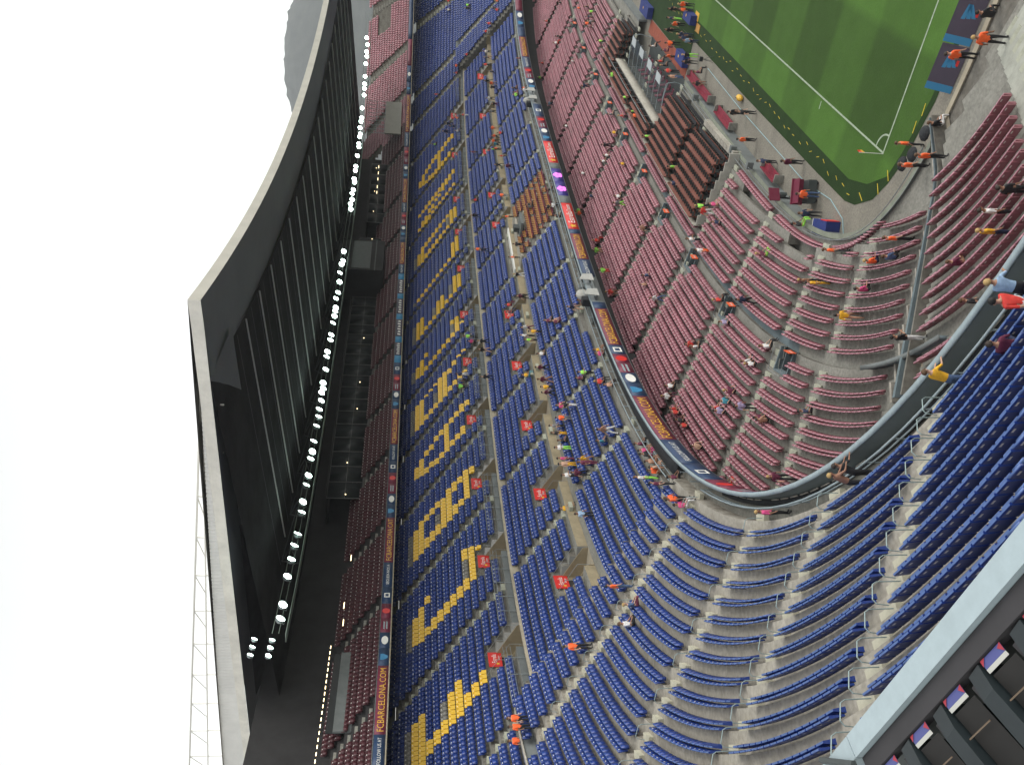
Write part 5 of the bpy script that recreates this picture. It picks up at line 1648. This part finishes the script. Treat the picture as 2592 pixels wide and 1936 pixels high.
def cloth(k):
    nm, c = CLO[k]
    if k in ('o', 'g'):                                         # work vest with a pale reflective band
        key = nm
        if key in MATS: return MATS[key]
        m = mat(key, c, 0.7, 0.1, 3.0)
        return m
    return mat('cloth ' + nm, c, 0.8, 0.25, 5.0)

def skeleton(pose):
    V, E_, Rr, lab = {}, [], {}, {}
    def v(n, p, r, parent=None, l='skin'):
        V[n] = p; Rr[n] = r; lab[n] = l
        if parent: E_.append((parent, n))
    dz = {'t': -0.46}.get(pose, 0.0)
    ln = {'l': 0.22}.get(pose, 0.0)
    v('pelvis', (0, 0, 0.96 + dz), 0.135, None, 'pants')
    v('waist', (0, ln * 0.3, 1.10 + dz), 0.125, 'pelvis', 'shirt')
    v('chest', (0, ln * 0.8, 1.30 + dz), 0.15, 'waist', 'shirt')
    v('collar', (0, ln, 1.44 + dz), 0.085, 'chest', 'shirt')
    v('neck', (0, ln + 0.02, 1.51 + dz), 0.052, 'collar')
    v('jaw', (0, ln + 0.05, 1.57 + dz), 0.072, 'neck')
    v('skull', (0, ln + 0.03, 1.66 + dz), 0.088, 'jaw')
    v('crown', (0, ln + 0.02, 1.73 + dz), 0.055, 'skull')
    for sx, nm in ((1, 'l'), (-1, 'r')):
        v('sh' + nm, (sx * 0.185, ln, 1.40 + dz), 0.062, 'chest', 'shirt')
        if pose == 's':   el, wr = (sx * 0.245, -0.02, 1.13), (sx * 0.26, 0.06, 0.89)
        elif pose == 'c': el, wr = (sx * 0.25, 0.05, 1.14), (sx * 0.05, 0.26, 1.17 + 0.03 * sx)
        elif pose == 'w': el, wr = (sx * 0.24, 0.10 * sx, 1.13), (sx * 0.24, 0.22 * sx + 0.06, 0.92)
        elif pose == 'l': el, wr = (sx * 0.26, 0.34, 1.18), (sx * 0.20, 0.56, 1.08)
        else:             el, wr = (sx * 0.25, 0.07, 1.14), (sx * 0.15, 0.30, 1.04)
        el = (el[0], el[1], el[2] + dz); wr = (wr[0], wr[1], wr[2] + dz)
        v('el' + nm, el, 0.043, 'sh' + nm, 'arm')
        v('wr' + nm, wr, 0.028, 'el' + nm)
        d = (Vector(wr) - Vector(el)).normalized()
        side = Vector((1, 0, 0)) if abs(d.x) < 0.8 else Vector((0, 0, 1))
        pl = Vector(wr) + d * 0.06
        v('pa' + nm, tuple(pl), 0.030, 'wr' + nm)
        for q in range(4):
            ft = pl + d * (0.075 + 0.012 * (1 if q in (1, 2) else 0)) + side * (0.022 * (q - 1.5)) + Vector((0, 0.02, 0))
            v('f%d%s' % (q, nm), tuple(ft), 0.0095, 'pa' + nm)
        v('th' + nm, tuple(pl + d * 0.02 + side * (-0.055 * sx) + Vector((0, 0.03, 0))), 0.011, 'pa' + nm)
        v('hi' + nm, (sx * 0.095, 0, 0.90 + dz), 0.092, 'pelvis', 'pants')
        if pose == 't':   kn, an = (sx * 0.12, 0.42, 0.47), (sx * 0.12, 0.44, 0.09)
        elif pose == 'w': kn, an = (sx * 0.10, 0.16 * sx + 0.05, 0.50), (sx * 0.10, 0.26 * sx - 0.02, 0.09 if sx > 0 else 0.13)
        else:             kn, an = (sx * 0.115, 0.02, 0.49), (sx * 0.125, -0.01, 0.085)
        v('kn' + nm, kn, 0.06, 'hi' + nm, 'pants')
        v('an' + nm, an, 0.042, 'kn' + nm, 'shin')
        v('to' + nm, (an[0] + 0.02 * sx, an[1] + 0.15, max(0.04, an[2] - 0.045)), 0.038, 'an' + nm, 'shoe')
    return V, E_, Rr, lab

BODY, HAIR = {}, {}
def make_body(pose):
    V, E_, Rr, lab = skeleton(pose)
    names = list(V)
    ix = {n: i for i, n in enumerate(names)}
    me = bpy.data.meshes.new('body')
    me.from_pydata([V[n] for n in names], [(ix[a], ix[b]) for a, b in E_], [])
    ob = bpy.data.objects.new('body', me)
    COL.objects.link(ob)
    md = ob.modifiers.new('Skin', 'SKIN')
    md.use_smooth_shade = True
    for i, n in enumerate(names):
        r_ = Rr[n]
        k = (r_ * 1.25, r_ * 0.85) if n in ('chest', 'waist', 'pelvis') else (r_, r_)
        me.skin_vertices[0].data[i].radius = k
        me.skin_vertices[0].data[i].use_root = (n == 'pelvis')
    sb = ob.modifiers.new('Sub', 'SUBSURF'); sb.levels = 1; sb.render_levels = 1
    dg = bpy.context.evaluated_depsgraph_get()
    out = bpy.data.meshes.new_from_object(ob.evaluated_get(dg))
    bpy.data.objects.remove(ob)
    segs = []
    for a, b in E_:
        l = lab[b]
        segs.append((np.array(V[a]), np.array(V[b]), {'skin': 0, 'shirt': 1, 'arm': 1, 'pants': 2, 'shin': 2, 'shoe': 3}[l]))
    Fc = np.array([p.center[:] for p in out.polygons])
    best = np.full(len(Fc), 1e9); mi = np.zeros(len(Fc), int)
    for a, b, l in segs:
        ab = b - a; t = np.clip(((Fc - a) @ ab) / (ab @ ab), 0, 1)
        dd = np.linalg.norm(Fc - a - t[:, None] * ab, axis=1)
        k = dd < best; best[k] = dd[k]; mi[k] = l
    out.materials.clear()
    for n in range(4): out.materials.append(None)
    out.polygons.foreach_set('material_index', mi.astype(np.int32))
    out.polygons.foreach_set('use_smooth', np.ones(len(out.polygons), bool))
    out.update()
    hd = Vector(V['skull'])
    # hair cap plus face details share the head's place
    mb = MB(); mb.ball(hd + Vector((0, -0.022, 0.015)), (0.098, 0.105, 0.105), 10, 5, z0=-0.25); h = mb.build('hair', [mat('dark hair', (0.03, 0.02, 0.015), 0.7)], smooth=True)
    hm = h.data; bpy.data.objects.remove(h)
    mb = MB()
    for sx in (-1, 1):
        mb.ball(hd + Vector((0.034 * sx, 0.083, -0.005)), 0.011, 6, 4, 1)
        mb.ball(hd + Vector((0.09 * sx, 0.005, -0.02)), (0.014, 0.025, 0.034), 6, 4, 0)
    mb.prism([(hd.y + 0.078, hd.z - 0.0), (hd.y + 0.112, hd.z - 0.05), (hd.y + 0.078, hd.z - 0.055)], -0.014, 0.014, 0)
    mb.box(-0.024, 0.024, hd.y + 0.076, hd.y + 0.094, hd.z - 0.083, hd.z - 0.074, 2)
    f = mb.build('face', [None, None, None]) if False else None
    return out, hm, mb
for po in 'stwcl':
    BODY[po] = make_body(po)
HAIRC = [mat('dark hair', (0.03, 0.02, 0.015), 0.7), mat('brown hair', (0.09, 0.045, 0.02), 0.7), mat('black hair', (0.012, 0.011, 0.01), 0.7), mat('fair hair', (0.42, 0.28, 0.11), 0.7)]
FACE = {}
def face_mesh(po, skm):
    if (po, skm.name) not in FACE:
        o = BODY[po][2].build('face', [skm, MATS['dark hair'], mat('lips', (0.30, 0.09, 0.08), 0.6)])
        FACE[(po, skm.name)] = o.data
        bpy.data.objects.remove(o)
    return FACE[(po, skm.name)]

PLIST = []
def floor_z(t, s, d):
    """height of what one stands on, and the snapped d"""
    if t == 2:
        cands = [r_ for r_ in ROWS2 if any(a <= s <= b for a, b in r_[4])]
        if abs(s) < MAIN and 8.5 <= d < 10.4: return 14.6, d
        if abs(s) < MAIN and 16.4 <= d < 17.6: return 18.75, d
        if d < (2.6 if abs(s) < SPL else 1.35): return 10.7, max(d, 1.9 if abs(s) < SPL else 1.0)
        best = [r_ for r_ in cands if r_[1] <= d < r_[1] + r_[2]] or [min(cands, key=lambda q: abs(q[1] + .4 - d))]
        return best[0][3], best[0][1] + 0.2
    if t == 1:
        e = -d
        c = [r_ for r_ in ROWS1 if r_[1] <= e < r_[1] + 0.8 and any(a <= s <= b for a, b in r_[3])]
        if c: return c[0][2], -(c[0][1] + 0.62)
        return 0.88, d
    return 0.02, d
def zone(t, s, d):
    if t == 0: return 'on the apron beside the pitch'
    if t == 1:
        if s > 76: return 'behind the goal line'
        if s > 60: return 'among maroon seats in the corner'
        if -d > 8.3 and s < 34: return 'by the brown benches'
        return 'in the maroon lower tier' if -d > 2 else 'under the parapet'
    if s > 84: return 'in blue seats close to the viewer'
    if s > 60: return 'in the curve of blue seats'
    if d < 8.5: return 'below the middle gangway'
    if d < 10.5: return 'on the middle gangway'
    if d < 16.4: return 'above the middle gangway'
    if d < 18.2: return 'on the cream upper gangway'
    return 'among the yellow letters'
made = []
SKM = [mat('skin tone %d' % i, c, 0.6) for i, c in enumerate(SKIN)]
SHOE = mat('dark shoe', (0.03, 0.028, 0.03), 0.6)
def person(t, s, d, po, sh, pa):
    z, dd = floor_z(t, s, d)
    pose = po
    if po == 's': pose = rnd.choice('sscs')
    if t == 2 and d < 3.2 and s > 84: pose = 'l'
    if po == 't' and t in (1, 2): dd = dd + (0.22 if t == 2 else 0.1)
    body = BODY[pose][0]
    o = link('person', body)
    p_ = P3(s, dd, z)
    if t == 0: p_ = P3(s, d, 0.02)
    o.location = p_
    inward = ang_out(s) + math.pi                              # local +y toward the pitch
    a = inward + rnd.gauss(0, 0.35)
    if po == 'w': a = inward + rnd.choice((-1, 1)) * math.pi / 2 + rnd.gauss(0, 0.3)
    if t == 0: a = rnd.uniform(0, 6.28)
    if pose == 'l': a = inward + rnd.gauss(0, .15)
    o.rotation_euler = (0, 0, a)
    k = rnd.uniform(0.95, 1.05)
    o.scale = (k * rnd.uniform(1.0, 1.1), k * rnd.uniform(1.0, 1.1), k)
    sk = rnd.choice(SKM[:3] + SKM)
    cols = [sk, sk if sh == 't' else cloth(sh), sk if pa in 'st' else cloth(pa), SHOE]
    for i, m_ in enumerate(cols):
        o.material_slots[i].link = 'OBJECT'
        o.material_slots[i].material = m_
    h = link('hair', BODY[pose][1], o)
    h.material_slots[0].link = 'OBJECT'; h.material_slots[0].material = rnd.choice(HAIRC[:3] + HAIRC)
    link('face', face_mesh(pose, sk), o)
    top = {'o': 'orange vest', 'g': 'green vest', 't': 'shirtless'}.get(sh, '%s top' % CLO[sh][0])
    bot = 'bare legs' if pa in 'st' else '%s trousers' % CLO[pa][0]
    if pa == 'g': bot = 'pale green trousers'
    verb = {'t': 'seated', 'w': 'walking', 'l': 'leaning on rail'}.get(pose, 'standing')
    made.append((o, 'person, %s, %s, %s %s' % (top, bot, verb, zone(t, s, d)), t))
PEOPLE = """2 64.1 17.68 s o b|2 64.9 16.07 s o k|2 64.2 16 s o k|2 65.3 10.62 s o k|2 65.5 6.83 s o b|2 68.4 7.59 t w k|2 67.6 7.33 t b m|2 39.5 3.92 s g k|2 38.7 4.8 t m k|2 42.1 2.79 t r k|2 43.4 2.39 t t k|2 48.9 3.51 w t w|2 48.9 4.66 t c n|2 54.2 1.33 t m k|2 55.3 1.21 t p s|2 55.9 1.85 t k p|2 57.1 1.76 t t s|2 58.1 1.72 t t s|2 58 2.19 t o s|2 61.9 1.11 t m k|2 58.3 3.43 s w g|2 62.5 1.57 s m k|2 65.5 1.37 s o k|2 65.8 1.36 s o k|2 66.1 2 t p w|2 16.8 20.01 s n w|2 17.9 20.06 s e k|2 19.2 19.74 s g k|2 22.4 15.88 w k n|2 29 10.68 t y c|2 31.9 8.33 w m k|2 34 8.33 w m t|2 35.3 8.2 s y k|2 36.2 8.4 w m k|2 40.8 6.75 s k w|2 39.3 7.27 t p k|2 41.6 7.68 s o e|2 41.6 8.08 s e k|2 42.7 8 s k y|2 43.5 7.91 t k k|2 44.9 7.93 s w g|2 46.5 7.93 s p m|2 47.3 8.04 s t y|2 49.2 6.67 w y t|2 49.7 6.81 s m m|2 48.9 8.07 s w k|2 49.8 7.39 w m k|2 49.6 10.33 t y t|2 54.2 8.01 s l k|2 29.1 8.45 t w k|2 -12.7 9.76 s o e|2 -21.8 15.56 t r k|2 -4 8.82 s o k|2 -16.4 15.61 w k k|2 -6.1 14.79 s o n|2 -4.4 14.47 w n k|2 6.2 9.36 s o k|2 11.9 8.56 w k w|2 16.4 8.81 w m k|2 13.7 11.55 t r m|2 15.3 11.31 t m n|2 25.4 6.01 t m k|2 26.9 5.78 t m m|2 26.8 5.44 t t m|2 28.7 3.28 w n t|2 22.8 8.93 w w m|2 25.2 8.05 s y k|2 22.7 10.02 s w k|2 25.8 8.58 s g k|2 11.4 18.04 s g k|2 12.2 18.09 t p k|2 15.3 16.19 w k k|2 17.1 15.74 w k t|2 27.5 1.99 t m t|2 28.5 1.91 t m k|2 38.1 1.77 t y t|2 38.7 1.94 t p k|2 29.3 0.42 t k w|2 -1 5.33 t k k|2 -0.4 5.82 t e k|2 1.1 2.24 t k k|2 5.4 2.32 t w k|2 9.2 1.29 t k k|2 5.5 7.7 s k k|2 4.9 3.44 t k k|2 -74.6 21.12 t r k|2 -73.4 21.27 t w k|2 -70.1 12.36 s g k|2 -69.6 12.61 w k k|2 -65.4 5.09 t o k|2 -64.5 5.37 t k k|2 -63.4 5.18 t r k|2 -61.5 6.31 s r k|2 -61.5 7.95 t r w|2 -61.5 12.99 t r k|2 -57.4 8.6 s w k|2 -55.8 8.53 w e t|2 -61.8 16.44 t o n|2 -61.7 17.62 t r k|2 -56.2 10.34 s r k|2 -45.5 1.96 t r k|2 -50.9 7.96 w e k|2 -51.4 10.03 w k k|2 -47.4 8.3 w o t|2 -46.1 8.47 w k k|2 -34.4 1.65 t o k|2 -33.9 2.02 t w k|2 -38.2 4.09 t k t|2 -36.5 3.9 t m t|2 -35.7 4.01 t g k|2 -61.5 23.94 s r k|2 -45 9.34 w w k|2 -40.6 8.21 w k m|2 -39.4 8.63 w e k|2 -49.6 16.16 s r w|2 -51.5 18.42 t o k|2 -51.9 19.67 w n k|2 -50.2 19.1 w b k|2 -51 20.9 w n k|2 -48.1 18.49 t w k|2 -34.4 9.01 w o t|2 -30.8 8.09 t r k|2 -30.7 8.62 w o k|2 -31.3 9.72 w o k|2 -27.7 8.55 w c k|2 -29.7 10.37 s g k|2 -26.3 8.63 s o k|2 -52 24.32 t g k|2 -35.7 14.38 s m k|2 -22 8.44 s r k|2 -22.1 9.36 w k k|2 -16.7 7.13 w m k|1 -52.1 -4.35 t k k|1 -54.7 0.44 t r k|1 -44.8 -2.21 t k k|1 -44.1 -1.62 t w r|1 -46.7 3.71 t r k|1 -30.6 -3.58 t w t|1 -42.9 3.81 w g k|1 -31.6 3.04 w l n|1 -19.3 2.01 t w k|1 -17.5 -4.24 w n k|1 -40.1 -8.47 t o k|1 -35.8 -10.26 t k k|1 -30.5 -10.72 s g k|1 -30.6 -10.2 s n k|1 -30.2 -9.58 s o k|1 -28.4 -10.22 s e k|1 -28.8 -9.24 t m w|1 -19.2 -10.06 s g k|1 1.9 -3.97 w k k|1 2.8 -2.56 t w k|1 -7.2 -9.72 s g k|1 1.2 -9.51 s g k|1 5.9 -9.47 s g k|1 -2.3 -6.52 t e k|1 3 -7.82 s r k|1 7.3 -9.06 s o y|1 3.7 -8.52 t m k|1 1.7 -5.25 t y k|1 13.6 -9.52 s g k|1 2.9 -2.77 t w m|1 9.3 -4.24 t y k|1 24.3 -10.02 s g k|1 -2.8 2.13 t w k|1 26.3 -10.67 t k k|0 4 -20.3 s k k|0 7.9 -21.67 s o k|0 8.1 -21.2 s o k|0 4.7 -19.51 s n g|0 6.3 -19.33 s o k|0 4.6 -18.29 s k k|0 9.6 -19.11 s n n|0 10.3 -18.95 s n k|0 12 -19.13 s l n|0 6 -17.26 s o k|0 6.3 -16 s o k|0 13 -17.99 s k g|0 13.1 -17.36 s k k|1 10.4 -15.59 s r k|1 12.3 -15.57 s t b|0 16.3 -17.27 t m k|0 16.9 -16.36 t k t|0 30.2 -17.51 s k k|0 32.6 -18.15 s k k|0 34.2 -16.29 s o k|0 40 -16.05 s n k|0 45.5 -17.21 s m k|1 4.9 -15.11 t r k|0 2.9 -15.67 t m m|1 0.9 -15.6 t w k|1 6.8 -15.21 t k k|1 4.1 1.96 t b e|1 3.4 4.38 w g k|1 4.1 4.6 w o k|1 14.8 -2.6 w e g|1 12.8 -1.89 t w k|1 26.5 -9.6 s n w|1 34.4 -10.18 s g k|1 35.7 -10.55 w r w|1 35.9 -11.16 t p t|1 38.2 -10.56 t n k|0 44.5 -14.33 s o k|1 12.6 3.27 t r r|1 15.2 3.23 w g t|1 24.3 -4.09 w t k|1 29.8 -1.63 t b m|1 30.2 -0.75 t t k|1 36.2 -7.43 s w k|1 38.8 -7.54 s w o|1 49.2 -10.66 t m g|1 50.7 -8.12 w n k|1 19.9 3.2 s g r|1 24.6 3.24 w r t|1 34.8 -1.07 w w b|1 45.7 -6.36 t r k|1 48.5 -5.27 t v k|1 45.6 -1.93 w r k|1 45.8 -2.23 t w k|1 56.8 -5.84 t w k|1 45 1.6 t w k|1 45.3 2.5 t w m|1 47.4 2.63 t r k|1 48 2.26 t r k|1 49.3 2.32 t k k|1 50.2 2.37 t r k|1 53.8 -0.87 t r k|1 54.5 -1.14 t c k|1 54.4 -0.64 t v k|1 58.1 -1.97 w v k|1 54.5 -2.34 t m k|1 55.1 -4.59 t w k|1 55.7 -4.75 t w k|1 60.4 -2.21 t m t|1 60.9 -2.15 t t k|1 53.6 2.5 t t k|1 66.2 0.22 w m k|2 76.7 0.36 s p k|1 59.8 2.3 t k r|1 60.1 2.86 t w t|1 60.7 2.77 t t k|1 66 -4.09 t n k|1 90.7 -19.24 s o k|1 86.6 -20.68 s o k|0 68.4 -19.32 s o k|1 72.7 -17.56 s o k|1 79 -16.73 s o k|1 91.4 -20.94 t k k|1 78 -19.09 t k w|1 89.4 -9.71 s k k|1 87.7 -9.13 s w k|1 87.2 -8.45 s y n|1 82.9 -9.78 t m t|1 72 -13.58 s o k|1 59.4 -13.2 s o e|1 68 -12.23 t o n|1 68.2 -10.94 t p k|1 67.8 -9.48 w y t|1 78.2 -7.09 s k w|0 50.1 -15.72 s o b|0 51 -14.53 s n k|1 51.4 -13.92 t k g|1 59.3 -10.75 s t k|1 60.7 -10.68 s y y|1 71.2 -12.33 t b k|1 85.1 -5.98 s k k|2 95.7 3.2 w r w|2 94.5 3.46 t m n|2 90.6 0.21 s y b|2 84.2 0.65 s k k|2 85.1 1.64 t t k|2 95.1 1.93 t l k"""
for rec in PEOPLE.split('|'):
    t, s, d, po, sh, pa = rec.split()
    person(int(t), float(s), float(d), po, sh, pa)
bylab = {}
for o, lb, t in made: bylab.setdefault(lb, []).append(o)
for lb, l in bylab.items():
    if len(l) > 1:
        y = [project([o.location[:]])[1][0] for o in l]
        l = [o for _, o in sorted(zip(y, l), key=lambda q: q[0])]
    for i, o in enumerate(l):
        tx = lb
        if len(l) > 1:
            tx += ', %s from the picture top' % nth(i)
            if len(tx.split()) > 16: tx = tx.replace(' the picture top', ' picture top')
            if len(tx.split()) > 16: tx = tx.replace(' picture top', ' top')
        w_ = tx.split()
        tag(o, tx, 'person', 'people in the stadium')

# ------------------------------------------------------------------ wooded hill beyond the roof
def hill():
    az = np.radians(np.linspace(-4, 22.5, 90))
    el = np.interp(np.degrees(az), [-4, 4, 10, 13.49, 14.69, 15.92, 16.88, 17.74, 18.88, 19.86, 20.8, 22.5], [3.5, 5.2, 6.4, 7.07, 7.44, 7.64, 7.70, 7.65, 7.53, 7.28, 6.8, 4.0])
    V, Q = [], []
    rg = np.random.RandomState(3)
    nr = 46
    for i, (a, e_) in enumerate(zip(az, el)):
        for k in range(nr):
            t = k / (nr - 1)
            dist = 1500 + 1300 * t
            hmax = 28.5 + math.tan(math.radians(e_)) * 2400
            h = hmax * (math.sin(min(1.0, t / 0.7) * math.pi / 2) ** 1.3) if t < 0.7 else hmax * (1 - 0.5 * ((t - 0.7) / 0.3) ** 2)
            h += rg.normal(0, 3.2) * (0.3 + t)
            V.append((CAM_POS.x - math.sin(a) * dist, CAM_POS.y + math.cos(a) * dist, max(-1, h)))
    n = len(az)
    for i in range(n - 1):
        for k in range(nr - 1):
            Q.append((i * nr + k, i * nr + k + 1, (i + 1) * nr + k + 1, (i + 1) * nr + k))
    me = np_mesh('hill', V, Q, [mat('pine wood', (0.06, 0.07, 0.06), 0.95, 0.0, 0.03, col2=(0.035, 0.045, 0.042), fine=0.25)])
    o = link('hill', me)
    tag(o, kind='structure')
hill()

# ------------------------------------------------------------------ thin summer haze
o = MB().box(-2200, 400, -400, 3200, -1.2, 480).build('haze', [])
hm = bpy.data.materials.new('haze air')
hm.use_nodes = True
hn = hm.node_tree
hn.nodes.clear()
ho = hn.nodes.new('ShaderNodeOutputMaterial')
hv = hn.nodes.new('ShaderNodeVolumePrincipled')
hv.inputs['Color'].default_value = (0.92, 0.95, 1.0, 1)
hv.inputs['Density'].default_value = 0.00016
hv.inputs['Anisotropy'].default_value = 0.0
hn.links.new(hv.outputs['Volume'], ho.inputs['Volume'])
o.data.materials.append(hm)
tag(o, kind='stuff')
